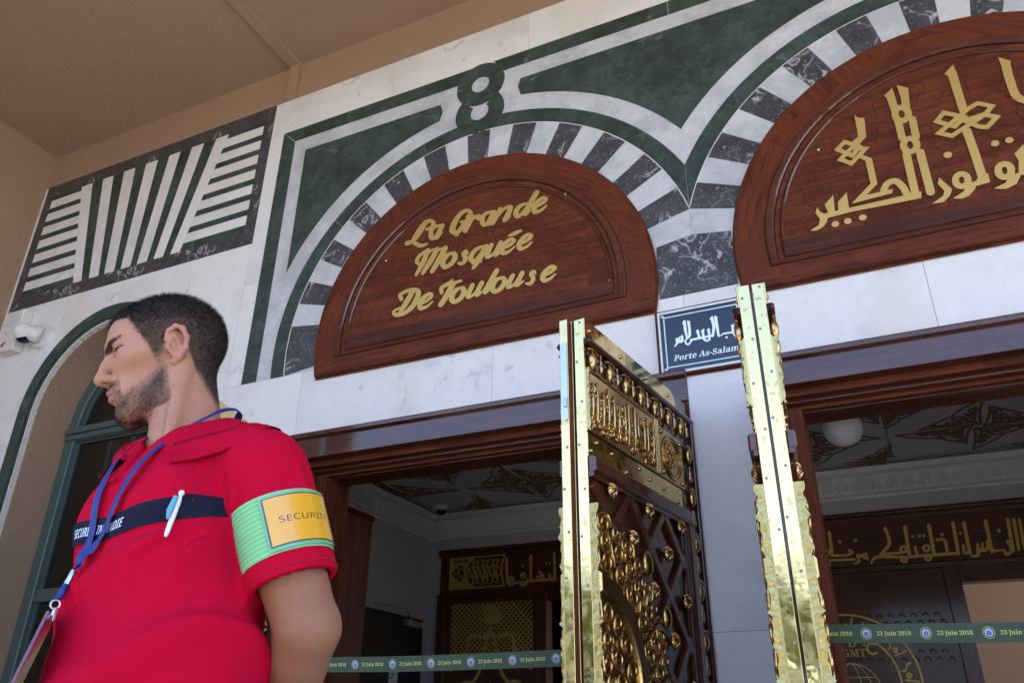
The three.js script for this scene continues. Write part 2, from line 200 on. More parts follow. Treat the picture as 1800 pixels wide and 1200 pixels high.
T.stuccoC = tex(512, 512, 1.9, (u, v) => { const n = fbm(u * 5, v * 5, 5, 5, 140), s = fbm(u * 120, v * 120, 120, 2, 141), d = fbm(u * 40, v * 40, 40, 3, 150); let c = mix3([0.33, 0.215, 0.14], [0.285, 0.19, 0.125], n); c = c.map((k) => k * mix(0.92, 1.08, s)); return mix3(c, [0.2, 0.14, 0.1], 0.35 * sst(0.76, 0.82, d)); });
T.dent = tex(512, 512, 0.5, (u, v) => 0.6 * fbm(u * 9, v * 9, 9, 3, 160) + 0.4 * fbm(u * 34, v * 34, 34, 2, 166), false);
T.scuff = tex(512, 512, 0.5, (u, v) => mix(0.07, 0.24, sst(0.35, 0.8, fbm(u * 12, v * 12, 12, 5, 170))), false);
T.cloth = tex(512, 512, 0.12, (u, v) => { const a = Math.sin(u * 2 * Math.PI * 80) * Math.sin(v * 2 * Math.PI * 80); return 0.5 + 0.25 * a + 0.25 * (fbm(u * 60, v * 60, 60, 2, 180) - 0.5); }, false);
T.pave = tex(512, 512, 3, (u, v) => { const n = fbm(u * 6, v * 6, 6, 5, 200), s = fbm(u * 120, v * 120, 120, 2, 202); return mix3([0.44, 0.415, 0.375], [0.37, 0.35, 0.315], n).map((k) => k * mix(0.85, 1.15, s)); });
T.plaster = tex(256, 256, 0.5, (u, v) => fbm(u * 40, v * 40, 40, 3, 210), false);
T.brassC = tex(512, 512, 0.7, (u, v) => { const n = fbm(u * 6, v * 6, 6, 5, 220), s = sst(0.66, 0.8, fbm(u * 40, v * 40, 40, 3, 222)); return mix3(mix3([0.80, 0.60, 0.26], [0.72, 0.54, 0.22], n), [0.30, 0.20, 0.08], 0.55 * s); });
const M = {
  white: phy({ map: T.white, roughness: 0.38 }), grey: phy({ map: T.grey, roughness: 0.36 }), green: phy({ map: T.green, roughness: 0.4 }), dark: phy({ map: T.dark, roughness: 0.38 }),
  grout: std({ color: lin(0.60, 0.58, 0.54), roughness: 0.95 }), mortar: std({ color: lin(0.55, 0.53, 0.49), roughness: 1, bumpMap: T.plaster, bumpScale: 0.004 }),
  stucco: std({ map: T.stuccoC, roughness: 0.97, bumpMap: T.stucco, bumpScale: 0.0014 }),
  wood: phy({ map: T.wood, color: lin(0.85, 0.82, 0.82), roughness: 0.5, specularIntensity: 0.2, clearcoat: 0.04, clearcoatRoughness: 0.25 }), woodGloss: phy({ map: T.wood, color: lin(0.55, 0.5, 0.48), roughness: 0.45, specularIntensity: 0.4, clearcoat: 1, clearcoatRoughness: 0.06 }),
  carve: std({ color: lin(0.055, 0.014, 0.009), roughness: 0.6 }),
  gilt: std({ color: lin(0.62, 0.42, 0.13), metalness: 0.75, roughness: 0.42 }), giltDim: std({ color: lin(0.55, 0.37, 0.10), metalness: 0.55, roughness: 0.5 }),
  brass: std({ map: T.brassC, metalness: 1, roughness: 1, roughnessMap: T.scuff, bumpMap: T.dent, bumpScale: 0.00035 }), brassCast: std({ color: lin(0.58, 0.39, 0.16), metalness: 1, roughness: 0.26 }), brassRaw: std({ color: lin(0.50, 0.39, 0.15), metalness: 1, roughness: 0.34, bumpMap: T.dent, bumpScale: 0.008 }),
  steel: std({ color: lin(0.55, 0.57, 0.6), metalness: 1, roughness: 0.35 }), screw: std({ color: lin(0.25, 0.25, 0.24), metalness: 1, roughness: 0.45 }),
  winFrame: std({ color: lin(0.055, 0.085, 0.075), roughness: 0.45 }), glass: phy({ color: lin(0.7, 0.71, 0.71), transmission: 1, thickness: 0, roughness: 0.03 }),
  plasticW: std({ color: lin(0.62, 0.61, 0.58), roughness: 0.45 }), black: std({ color: lin(0.015, 0.015, 0.017), roughness: 0.35 }), blackGloss: phy({ color: lin(0.006, 0.006, 0.008), roughness: 0.06 }),
  roomWall: std({ color: lin(0.40, 0.40, 0.43), roughness: 0.95 }), roomCeil: std({ color: lin(0.55, 0.55, 0.55), roughness: 0.6 }), cornice: std({ color: lin(0.60, 0.60, 0.59), roughness: 0.9, bumpMap: T.plaster, bumpScale: 0.006 }),
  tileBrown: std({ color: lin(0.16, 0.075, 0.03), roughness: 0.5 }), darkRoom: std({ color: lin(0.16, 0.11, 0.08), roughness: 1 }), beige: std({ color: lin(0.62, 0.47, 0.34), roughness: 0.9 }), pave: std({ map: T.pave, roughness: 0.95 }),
};

// ---------- the setting: ground, floor ----------
structure('ground', uvm(box(-150, 150, -0.3, -0.12, -150, 150)), M.pave);
structure('floor', uvm(box(-5.31, 6, -0.12, 0, -0.3, 4.2)), M.pave);
{
  // portico: roof with soffit and front beam, side wall, columns
  const roof = thing('portico_roof', 'beige stucco porch ceiling over the mosque doors', 'roof');
  mesh('soffit', uvm(box(-5.6, 6.6, 5.06, 5.5, -0.3, 3.9)), M.stucco, roof);
  mesh('front_beam', uvm(box(-5.6, 6.6, 4.86, 5.06, 3.6, 3.9)), M.stucco, roof);
  mesh('added_upper_storey', uvm(box(-5.6, 6.6, 5.5, 8.2, -7.3, 0)), M.stucco, roof);  // unseen block, added so the building shades the porch from the sun behind
  mesh('rib', uvm(join([rbox(-3.035, -2.955, 5.035, 5.07, 0.0, 3.6, 0.004), rbox(-3.03, -2.96, 4.765, 5.04, -0.01, 0.03, 0.004)])), M.stucco, roof);
  const side = thing('porch_side_wall', 'beige stucco side wall closing the porch beside the striped marble panel', 'wall');
  mesh('wall', uvm(box(-5.61, -5.31, -0.12, 5.06, -0.3, 3.6)), M.stucco, side);
  for (const [x, z, l] of [[-5.2, 3.75, 'plain round beige porch column beyond the side wall'], [2.6, 3.75, 'plain round beige porch column facing the right hand door'], [6.2, 3.75, 'plain round beige porch column at the open end of the porch']]) {
    const c = thing('porch_column', l, 'column', [x, 0, z], 0, 'porch columns');
    mesh('shaft', uvm(new THREE.CylinderGeometry(0.15, 0.17, 4.4, 20).translate(0, 2.4, 0)), M.stucco, c);
    mesh('base', uvm(rbox(-0.28, 0.28, -0.12, 0.2, -0.28, 0.28, 0.01)), M.white, c);
    mesh('capital', uvm(new THREE.CylinderGeometry(0.24, 0.16, 0.26, 20).translate(0, 4.73, 0)), M.white, c);
  }
}

// ---------- mosque front ----------
const CX1 = -1.612, CX2 = 0.542, CY = 2.885, XM = -0.535, XL = -3.01, XR = 2 * XM - XL;
const O1 = [-2.6, -0.62], O2 = [-0.36, 1.6], WX = -4.185, WY = 2.86;
const facade = thing('mosque_front', 'white marble mosque front with green and black striped inlaid arches', 'building');
{
  const r = 0.552, wl = WX - r, wr = WX + r;
  const out = [[-5.61, -0.12], [O1[0], -0.12], [O1[0], 2.4], [O1[1], 2.4], [O1[1], -0.12], [O2[0], -0.12], [O2[0], 2.4], [O2[1], 2.4], [O2[1], -0.12], [6.6, -0.12], [6.6, 5.06], [-5.61, 5.06]];
  const hole = [[wl, 0.6], [wr, 0.6], ...arc(WX, WY, r, 0, Math.PI, 36)];
  mesh('wall', uvm(slab(poly(out, [hole]), -0.3, -0.05)), M.stucco, facade);
  mesh('frieze', uvm(box(-5.31, 6.6, 4.768, 5.06, -0.05, 0.0)), M.stucco, facade);
  // facing of white marble, slab by slab
  const S = (x0, x1, y0, y1) => mesh('marble_slab', uvm(slab(poly([[x0 + g, y0 + g], [x1 - g, y0 + g], [x1 - g, y1 - g], [x0 + g, y1 - g]]), -0.02, (rr() - 0.5) * 0.0008), rr() * 3, rr() * 3), M.white, facade);
  const g = 0.0008, rr = rngOf(11);
  const mort = poly([[-5.31, -0.1], [O1[0], -0.1], [O1[0], 2.4], [O1[1], 2.4], [O1[1], -0.1], [O2[0], -0.1], [O2[0], 2.4], [O2[1], 2.4], [O2[1], -0.1], [6.6, -0.1], [6.6, 4.766], [-5.31, 4.766]], [[[WX - 0.56, 0.6], [WX + 0.56, 0.6], ...arc(WX, WY, 0.56, 0, Math.PI, 90).map(([x, y], i) => { const k = 1 + (rr() - 0.5) * 0.022; return [WX + (x - WX) * k, WY + (y - WY) * k]; })]]);
  mesh('mortar', uvm(slab(mort, -0.05, -0.02)), M.mortar, facade);
  for (const [a, b] of [[-3.118, -2.21], [-2.21, -1.32], [-1.32, -0.4], [-0.4, 0.5], [0.5, 1.4], [1.4, 2.3], [2.3, 3.2], [3.2, 4.1], [4.1, 5.0], [5.0, 6.6]]) S(a, b, 4.487, 4.766);
  for (const [a, b] of [[2.757, 3.4], [3.4, 4.19], [4.19, 4.487]]) S(-3.118, XL, a, b);
  for (const [a, b] of [[-3.118, O1[0]], [O1[0], -1.50], [-1.50, -0.60], [-0.60, 0.31], [0.31, 1.2], [1.2, 2.1]]) S(a, b, 2.4, 2.757);
  for (const [a, b] of [[0, 0.7], [0.7, 1.4], [1.4, 2.4]]) S(O1[1], O2[0], a, b);
  for (const [a, b] of [[0, 0.8], [0.8, 1.6], [1.6, 2.4]]) { S(-3.118, O1[0], a, b); S(O2[1], 2.1, a, b); }
  for (const [x0, x1] of [[2.1, 3.1], [3.1, 4.2], [4.2, 5.3], [5.3, 6.6]]) for (const [a, b] of [[0, 0.8], [0.8, 1.6], [1.6, 2.4], [2.4, 3.1], [3.1, 3.8], [3.8, 4.487]]) S(x0, x1, a, b);
  for (const [a, b] of [[2.757, 3.3], [3.3, 3.9], [3.9, 4.487]]) S(XR, 2.1, a, b);
  // round the window
  const bo = 0.66, q = arc(WX, WY, bo, Math.PI / 2, Math.PI, 24), q2 = arc(WX, WY, bo, 0, Math.PI / 2, 24), mid = (p) => mesh('marble_slab', uvm(slab(poly(p), -0.02, 0), rr() * 3, rr() * 3), M.white, facade);
  mid([[-5.31, WY], [WX - bo, WY], ...q.slice().reverse().slice(1, -1), [WX - 0.001, WY + bo], [WX - 0.001, 3.69], [-5.31, 3.69]]);
  mid([[WX + 0.001, 3.69], [WX + 0.001, WY + bo], ...q2.slice().reverse().slice(1, -1), [WX + bo, WY], [-3.119, WY], [-3.119, 3.69]]);
  for (const [a, b] of [[0, 0.7], [0.7, 1.4], [1.4, 2.1], [2.1, 2.859]]) { S(-5.31, WX - bo, a, b); S(WX + bo, -3.118, a, b); }
  // green band round the window, in pieces
  const pc = (a0, a1) => mesh('green_band', uvm(slab(poly([...arc(WX, WY, bo - 0.001, a0, a1, 12), ...arc(WX, WY, 0.572, a1, a0, 12)]), -0.02, 0.003), rr(), rr()), M.green, facade);
  for (const [a0, a1] of [[0.003, 0.8], [0.804, 1.6], [1.604, 2.25], [2.254, 2.87], [2.874, 3.139]]) pc(a0, a1);
  for (const sx of [-1, 1]) for (const [a, b] of [[0.6, 1.4], [1.403, 2.1], [2.103, WY - 0.002]]) { const xa = WX + sx * 0.572, xb = WX + sx * (bo - 0.001); mesh('green_band', uvm(slab(poly([[Math.min(xa, xb), a], [Math.max(xa, xb), a], [Math.max(xa, xb), b], [Math.min(xa, xb), b]]), -0.02, 0.003), rr(), rr()), M.green, facade); }
}
{
  // inlaid double arch: grey ground, green bands, dark and grey voussoirs, corner panels, knots
  const r = rngOf(23), P = (name, pts, mat, z = 0.003, holes) => mesh(name, uvm(slab(poly(pts, holes), -0.001, z + (r() - 0.5) * 0.0012), r() * 2, r() * 2, r() > 0.5), mat, facade);
  mesh('grey_ground', uvm(slab(poly([[XL, 2.757], [XR, 2.757], [XR, 4.487], [XL, 4.487]]), -0.02, 0)), M.grey, facade);
  const w = 0.1, g = 0.0012, yT = 4.487, yb = 2.757;
  // outer strip
  for (const s of [1, -1]) {
    const X = (x) => XM + s * (x - XM), R = (p) => s > 0 ? p : p.slice().reverse(), B = (name, pts, mat, z) => P(name, R(pts.map(([x, y]) => [X(x), y])), mat, z);
    B('green_strip', [[XL, yb], [XL + w, yb], [XL + w, 3.66], [XL, 3.66]], M.green); B('green_strip', [[XL, 3.66 + g], [XL + w, 3.66 + g], [XL + w, yT - w - g], [XL, yT - 2 * g]], M.green);
    B('green_strip', [[XL + g, yT], [XL + w + g, yT - w + 0.006], [-2.26, yT - w + 0.006], [-2.26, yT]], M.green); B('green_strip', [[-2.258, yT], [-2.258, yT - w + 0.006], [-1.64, yT - w + 0.006], [-1.60, yT]], M.green);
    B('green_strip', [[-1.53, yT], [-1.48, yT - w + 0.006], [XM - 0.002, yT - w + 0.006], [XM - 0.002, yT]], M.green);
    // corner panels
    const cx = CX1, Rg = 1.315, tip = Math.PI - Math.acos((cx - (XL + 0.195)) / Rg);
    const A0 = Math.atan2(4.178 - CY, -1.869 - cx);
    B('corner_panel', [[XL + 0.195, CY + Math.sin(tip) * Rg], ...arc(cx, CY, Rg, tip, A0, 20).slice(1), [-1.850, 4.235], [-1.866, 4.292], [XL + 0.195, 4.292]], M.green, 0.0035);
    // knot
    const k1 = [cx, 4.346], k2 = [cx, 4.145], ko = 0.149, ki = 0.056;
    const ringP = (c, a0, a1) => [...arc(c[0], c[1], ko, a0, a1, 18), ...arc(c[0], c[1], ki, a1, a0, 12)];
    B('knot', ringP(k1, -0.72, Math.PI * 0.98), M.green, 0.005); B('knot', ringP(k1, Math.PI, Math.PI * 2 - 0.74), M.green, 0.0062);
    B('knot', ringP(k2, 0.75, -Math.PI * 0.48), M.green, 0.0062); B('knot', [...arc(k2[0], k2[1], ko, Math.PI * 0.76, Math.PI * 1.5, 18), ...arc(k2[0], k2[1], ki, Math.PI * 1.5, Math.PI * 0.76, 12)], M.green, 0.005);
  }
  { const aL = Math.atan2(4.178 - CY, -1.364 - CX1), aC = Math.acos((XM - CX1) / 1.315);
    P('corner_panel', [[-1.366, 4.292], [-1.381, 4.238], ...arc(CX1, CY, 1.315, aL, aC, 24), ...arc(CX2, CY, 1.315, Math.PI - aC, Math.PI - aL, 24), [2 * XM + 1.381, 4.238], [2 * XM + 1.366, 4.292]].reverse(), M.green, 0.0035); }
  // green rings and voussoirs
  for (const s of [1, -1]) {
    const X = (x) => XM + s * (x - XM), B = (name, pts, mat, z) => P(name, (s > 0 ? pts : pts.slice().reverse()).map(([x, y]) => [X(x), y]), mat, z);
    const c = CX1, ro = 1.205, ri = 1.121, lowA = Math.PI + Math.asin((CY - yb) / 1.12);
    const aI = Math.acos((XM - c) / ri), aO = Math.acos((XM - c) / ro);
    const lowO = Math.PI + Math.asin((CY - yb) / ro), lowI = Math.PI + Math.asin((CY - yb) / ri);
    const cuts = [1.165, 1.86, 2.42, 2.95];
    B('green_ring', [[XM - 0.0012, CY + ro * Math.sin(aO)], ...arc(c, CY, ro, aO, cuts[0], 20), ...arc(c, CY, ri, cuts[0], aI, 20), [XM - 0.0012, CY + ri * Math.sin(aI)]], M.green, 0.004);
    for (let k = 0; k < 3; k++) B('green_ring', [...arc(c, CY, ro, cuts[k] + 0.002, cuts[k + 1], 14), ...arc(c, CY, ri, cuts[k + 1], cuts[k] + 0.002, 14)], M.green, 0.004);
    B('green_ring', [...arc(c, CY, ro, cuts[3] + 0.002, lowO, 8), ...arc(c, CY, ri, lowI, cuts[3] + 0.002, 8)], M.green, 0.004);
    B('white_line', [...arc(c, CY, 1.1215, aI, lowI, 60), ...arc(c, CY, 1.1155, lowI, aI, 60)], M.grout, 0.0018);
    const st = 7.1 * RAD, Ro = 1.1155, Ri = 0.86;
    for (let i = -10; i <= 12; i++) {
      let a0 = Math.PI / 2 + (i - 0.5) * st + 0.0008, a1 = Math.PI / 2 + (i + 0.5) * st - 0.0008;
      const dark = i % 2 === 0; if (i === 12) a1 = lowA - 0.001;
      const lo = (rad, a) => { const y = CY + rad * Math.sin(a); return [c + rad * Math.cos(a), Math.max(y, yb)]; };
      B('voussoir', [lo(Ri, a0), lo(Ro, a0), lo(Ro, (a0 + a1) / 2), lo(Ro, a1), lo(Ri, a1), lo(Ri, (a0 + a1) / 2)], dark ? M.dark : M.grey, 0.003);
    }
    // stones over the pier
    const yj = CY + Ro * Math.sin(Math.acos((XM - c) / Ro)), aa = 15.4 * RAD;
    B('voussoir', [[c + Ri * Math.cos(aa), CY + Ri * Math.sin(aa)], [XM - 0.001, yj - 0.004], [XM - 0.001, 3.047], [-0.698, 3.02], [-0.73, 3.0], [c + Ri, CY + 0.02]], M.grey, 0.003);
  }
  P('pier_stone', [[-0.70, yb], [2 * XM + 0.70, yb], [2 * XM + 0.702, 2.90], [2 * XM + 0.698, 3.018], [XM, 3.045], [-0.698, 3.018], [-0.702, 2.90]], M.dark, 0.003);
}
{
  // striped panel above the window
  const pn = partGroup('striped_panel', facade), r = rngOf(5), B = (name, pts, mat, z) => mesh(name, uvm(slab(poly(pts), -0.02, z), r() * 2, r() * 2), mat, pn);
  const x0 = -5.285, x1 = -3.119, y0 = 3.692, y1 = 4.766, i0 = -5.196, i1 = -3.2, j0 = 3.79, j1 = 4.658, m = (x0 + x1) / 2;
  B('white_edge', [[-5.31, 3.692], [x0 - 0.001, 3.692], [x0 - 0.001, y1], [-5.31, y1]], M.white, 0);
  B('black_border', [[x0, y0], [x1, y0], [i1, j0], [i0, j0]], M.dark, 0); B('black_border', [[x1, y0], [x1, y1], [i1, j1], [i1, j0]], M.dark, 0.0004);
  B('black_border', [[i0, j1], [i1, j1], [x1, y1], [x0, y1]], M.dark, 0); B('black_border', [[x0, y0], [i0, j0], [i0, j1], [x0, y1]], M.dark, 0.0004);
  B('green_field', [[i0, j0], [i1, j0], [i1, j1], [i0, j1]], M.green, -0.0006);
  const T4 = [[-4.893, -4.786, -4.676, -4.598], [-4.675, -4.574, -4.524, -4.438], [-4.465, -4.359, -4.382, -4.293], [-4.253, -4.144, -4.231, -4.148], [-4.033, -3.934, -4.087, -4.003], [-3.827, -3.720, -3.941, -3.863], [-3.610, -3.506, -3.797, -3.720]];
  for (const [a, b, c, d] of T4) B('white_bar', [[c, j0], [d, j0], [b, j1], [a, j1]], M.white, 0.002);
  for (let k = 0; k < 7; k++) {
    const ya = 4.62 - k * 0.1172, yb = ya - 0.07, L = (y) => mix(-4.676, -4.893, (y - j0) / (j1 - j0)) - 0.0012, Rr = (y) => mix(-3.720, -3.506, (y - j0) / (j1 - j0)) + 0.0012;
    B('white_bar', [[i0, yb], [L(yb), yb], [L(ya), ya], [i0, ya]], M.white, 0.002); B('white_bar', [[Rr(yb), yb], [i1, yb], [i1, ya], [Rr(ya), ya]], M.white, 0.002);
  }
}

// ---------- window in the recess ----------
{
  const w = thing('arched_window', 'dark green framed arched window deep in its stucco recess', 'window', [WX, 0.6, 0]);
  const r = 0.552, f = 0.085, yA = WY - 0.6, z0 = -0.36, z1 = -0.285;
  const ring = poly([[-r, 0], [r, 0], [r, yA], ...arc(0, yA, r, 0, Math.PI, 36).slice(1, -1), [-r, yA]], [[[-r + f, f], [r - f, f], [r - f, yA - 0.1], [-r + f, yA - 0.1]], [[-r + f, yA], [r - f, yA], ...arc(0, yA, r - f, 0, Math.PI, 36).slice(1, -1)]]);
  mesh('frame', slab(ring, z0, z1, 0.006), M.winFrame, w);
  mesh('transom', join([rbox(-r + 0.005, r - 0.005, yA - 0.055, yA - 0.015, z1 - 0.01, z1 + 0.022, 0.006), rbox(-r + 0.005, r - 0.005, yA - 0.095, yA - 0.06, z1 - 0.01, z1 + 0.012, 0.005)]), M.winFrame, w);
  for (const y of [1.16, 0.55]) mesh('glazing_bar', rbox(-r + f, r - f, y, y + 0.075, z0 + 0.01, z1 - 0.008, 0.006), M.winFrame, w);
  mesh('mullion', rbox(-0.025, 0.025, f, yA - 0.1, z0 - 0.03, z0 + 0.015, 0.006), M.winFrame, w);
  const inner = M.winFrame;
  mesh('gasket', slab(poly([[-r + f, f], [r - f, f], [r - f, yA - 0.1], [-r + f, yA - 0.1]], [[[-r + f + 0.012, f + 0.012], [r - f - 0.012, f + 0.012], [r - f - 0.012, yA - 0.112], [-r + f + 0.012, yA - 0.112]]]), z0 + 0.02, z0 + 0.04), inner, w);
  mesh('gasket', slab(poly([[-r + f, yA], [r - f, yA], ...arc(0, yA, r - f, 0, Math.PI, 36).slice(1, -1)], [[[-r + f + 0.012, yA + 0.012], ...arc(0, yA, r - f - 0.012, 0, Math.PI, 36).reverse().slice(1, -1).filter((p) => p[1] > yA + 0.012), [r - f - 0.012, yA + 0.012]]]), z0 + 0.02, z0 + 0.04), inner, w);
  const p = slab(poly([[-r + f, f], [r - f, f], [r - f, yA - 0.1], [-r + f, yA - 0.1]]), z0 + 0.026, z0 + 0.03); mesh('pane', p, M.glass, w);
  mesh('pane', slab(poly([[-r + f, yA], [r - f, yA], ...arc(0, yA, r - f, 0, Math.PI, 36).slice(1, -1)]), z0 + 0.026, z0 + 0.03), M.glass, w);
  mesh('sill', uvm(rbox(-r - 0.04, r + 0.04, -0.05, 0.0, -0.3, 0.05, 0.005)), M.white, w);
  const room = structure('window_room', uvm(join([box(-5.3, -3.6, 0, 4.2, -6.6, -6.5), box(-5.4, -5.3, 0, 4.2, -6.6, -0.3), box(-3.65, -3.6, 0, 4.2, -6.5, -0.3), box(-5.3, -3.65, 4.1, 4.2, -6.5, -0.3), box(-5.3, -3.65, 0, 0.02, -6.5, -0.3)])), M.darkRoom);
}

// ---------- carved boards over the doors ----------
function lunette(cx, label, inkList, seed) {
  const t = thing('carved_board', label, 'panel', [cx, 2.7, 0], 0), y0 = CY - 2.7, R = 0.905, r = rngOf(seed);
  const outline = (rad, yb) => { const a = Math.asin((y0 - yb) / rad); return arc(0, y0, rad, -a, Math.PI + a, 64); };
  const polar = (g, ou, ov) => { const p = g.attributes.position, u = g.attributes.uv, seg = 0.62; for (let i = 0; i < p.count; i++) { const x = p.getX(i), y = p.getY(i) - y0; if (y < -0.09) { u.setXY(i, x + ou, y + ov); continue; } const a = Math.atan2(y, x), k = Math.floor(a / seg), m = (k + 0.5) * seg; u.setXY(i, -x * Math.sin(m) + y * Math.cos(m) + ou + k * 0.37, x * Math.cos(m) + y * Math.sin(m) + ov + k * 0.61); } return g; };
  mesh('frame', polar(uvm(slab(poly(outline(R, 0.001), [outline(0.775, 0.088).reverse()]), 0.0, 0.034, 0.004)), seed * 0.37, 0.2), M.wood, t);
  mesh('edge_bead', uvm(join([slab(poly(outline(R + 0.008, -0.008), [outline(R - 0.03, 0.03).reverse()]), 0.002, 0.014, 0.003)])), M.wood, t);
  mesh('moulding', uvm(slab(poly(outline(0.776, 0.087), [outline(0.74, 0.104).reverse()]), 0.002, 0.044, 0.006), 0.3, 0.1), M.woodGloss, t);
  mesh('moulding', uvm(slab(poly(outline(0.741, 0.103), [outline(0.715, 0.117).reverse()]), 0.002, 0.030, 0.004), 0.1, 0.6), M.wood, t);
  mesh('moulding', uvm(slab(poly(outline(0.7155, 0.1165), [outline(0.70, 0.126).reverse()]), 0.002, 0.038, 0.005), 0.5, 0.4), M.woodGloss, t);
  mesh('board', uvm(slab(poly(outline(0.701, 0.125)), 0.002, 0.028), seed, 0.3), M.wood, t);
  // scrolls cut as low relief
  const gs = [], inside = (x, y, m) => Math.hypot(x, y - y0) < 0.70 - m && y > 0.135 + m;
  for (let k = 0; k < 260 && gs.length < 120; k++) {
    const x = (r() * 2 - 1) * 0.68, y = 0.13 + r() * 0.75, rad = 0.02 + r() * 0.05; if (!inside(x, y, rad + 0.01)) continue;
    const a0 = r() * 6.28, dir = r() > 0.5 ? 1 : -1, n = 16, pts = [], rd = [];
    for (let i = 0; i <= n; i++) { const q = i / n, a = a0 + dir * q * 6.5, rr = rad * (1 - 0.8 * q); pts.push(V(x + rr * Math.cos(a), y + rr * Math.sin(a), 0.028)); rd.push(0.0025 * (1 - 0.4 * q)); }
    gs.push(tube(pts, rd, 4));
  }
  for (const [rx, ry, a0, a1] of [[0.62, 0.5, 0.3, 1.4], [0.62, 0.5, 1.74, 2.84], [0.4, 0.32, 0.2, 2.9]]) { const pts = []; for (let i = 0; i <= 40; i++) { const a = mix(a0, a1, i / 40), w = 1 + 0.05 * Math.sin(i * 0.9); pts.push(V(rx * w * Math.cos(a), 0.17 + ry * w * Math.sin(a), 0.028)); } gs.push(tube(pts, 0.003, 4)); }
  const c = mesh('carving', uvm(join(gs)), M.wood, t); c.userData.kind = 'stuff';
  const sh = trace(1.5, 1.0, 760, (x) => ink(x, inkList, 0.75, y0)); mesh('lettering', uvm(platesOf(sh, 0, 0.0045).translate(-0.75, 0, 0.030)), M.gilt, t);
  for (const [x, y] of [[0.5, 0.72], [-0.69, 0.18], [-0.51, 0.6], [0.70, 0.19]]) mesh('screw', new THREE.SphereGeometry(0.007, 10, 5, 0, 6.3, 0, 1.2).rotateX(Math.PI / 2).translate(x, y, 0.027), M.steel, t);
  return t;
}
lunette(CX1, 'arched mahogany board with gilt script reading La Grande Mosquée De Toulouse', INK.latin, 1);
lunette(CX2, 'arched mahogany board with gilt kufic Arabic lettering', INK.arab, 2);

// ---------- plaque on the pier ----------
{
  const t = thing('plaque', 'navy plaque reading Porte As-Salam in a wooden frame on the pier', 'sign', [-0.535, 2.38, 0]);
  mesh('frame', uvm(join([slab(poly([[-0.193, 0], [0.193, 0], [0.193, 0.31], [-0.193, 0.31]]), 0, 0.012, 0.002), slab(poly([[-0.187, 0.004], [0.187, 0.004], [0.187, 0.306], [-0.187, 0.306]]), 0.012, 0.024, 0.003)])), M.wood, t);
  mesh('white_border', slab(poly([[-0.178, 0.012], [0.178, 0.012], [0.178, 0.298], [-0.178, 0.298]]), 0.0235, 0.0275, 0.0008), std({ color: lin(0.62, 0.68, 0.66), roughness: 0.3 }), t);
  const tx = canvasTex(1024, 800, (x, w, h) => {
    x.fillStyle = '#1d2b41'; x.fillRect(0, 0, w, h); x.strokeStyle = '#cfe0df'; x.lineWidth = 15; x.strokeRect(54, 54, w - 108, h - 108);
    const s = w / 0.338; x.save(); x.translate(w / 2, h - (2.545 - 2.38 - 0.0225) * (h / 0.265)); x.scale(s, -h / 0.265); x.fillStyle = x.strokeStyle = '#dcebea'; x.lineCap = x.lineJoin = 'round'; ink(x, INK.plq, 0.0, 0); x.restore();
    x.fillStyle = '#dcebea'; x.font = 'bold 104px serif'; x.save(); x.translate(w / 2, h - 130); x.transform(1, 0, -0.25, 1, 0, 0); x.textAlign = 'center'; x.fillText('Porte As-Salam', 20, 0); x.restore();
  });
  const pl = new THREE.PlaneGeometry(0.338, 0.265).translate(0, 0.155, 0.0282); mesh('plate', pl, std({ map: tx, roughness: 0.25 }), t);
  for (const sx of [-1, 1]) for (const sy of [-1, 1]) mesh('screw', new THREE.SphereGeometry(0.0085, 10, 6).scale(1, 1, 0.5).translate(sx * 0.158, 0.155 + sy * 0.122, 0.029), M.steel, t);
}

// ---------- alarm box and camera by the window ----------
{
  const t = thing('alarm_box', 'white plastic alarm siren box under the striped panel', 'alarm', [-5.075, 3.33, 0]);
  mesh('case', slab(poly([[-0.085, 0], [0.075, 0], [0.085, 0.02], [0.085, 0.3], [-0.085, 0.3]]), 0, 0.075, 0.006), M.plasticW, t);
  for (let k = 0; k < 9; k++) mesh('louvre', rbox(-0.065, 0.06, 0.165 + k * 0.0135, 0.172 + k * 0.0135, 0.07, 0.079, 0.002), M.plasticW, t);
  mesh('emblem', slab(poly([[-0.05, 0.045], [-0.045, 0.03], [-0.02, 0.033], [-0.01, 0.045], [-0.012, 0.055], [0, 0.06], [-0.012, 0.068], [-0.03, 0.065]]), 0.074, 0.077), std({ color: lin(0.35, 0.11, 0.02), roughness: 0.5 }), t);
  mesh('keyhole', new THREE.SphereGeometry(0.005, 8, 6).translate(-0.03, 0.13, 0.075), M.black, t);
  const c = thing('security_camera', 'white dome security camera with black lens beside the alarm box', 'camera', [-4.80, 3.40, 0]);
  mesh('mount', new THREE.CylinderGeometry(0.075, 0.085, 0.03, 24).rotateX(Math.PI / 2).translate(0, 0, 0.015), M.plasticW, c);
  mesh('arm', tube([V(0, 0.005, 0.02), V(-0.03, 0.01, 0.05), V(-0.075, 0.02, 0.09)], [0.06, 0.052, 0.05], 16), M.plasticW, c);
  const d = partGroup('dome', c); d.position.set(-0.085, 0.02, 0.1); d.rotation.set(0.5, -0.35, 0);
  mesh('shell', new THREE.SphereGeometry(0.062, 24, 16, 0, Math.PI * 2, 0, 1.75), M.plasticW, d);
  mesh('collar', new THREE.CylinderGeometry(0.0615, 0.056, 0.03, 24, 1, true).translate(0, -0.024, 0), M.plasticW, d);
  mesh('lens', new THREE.SphereGeometry(0.05, 24, 12, 0, Math.PI * 2, Math.PI / 2, Math.PI / 2).translate(0, -0.03, 0), M.blackGloss, d);
}

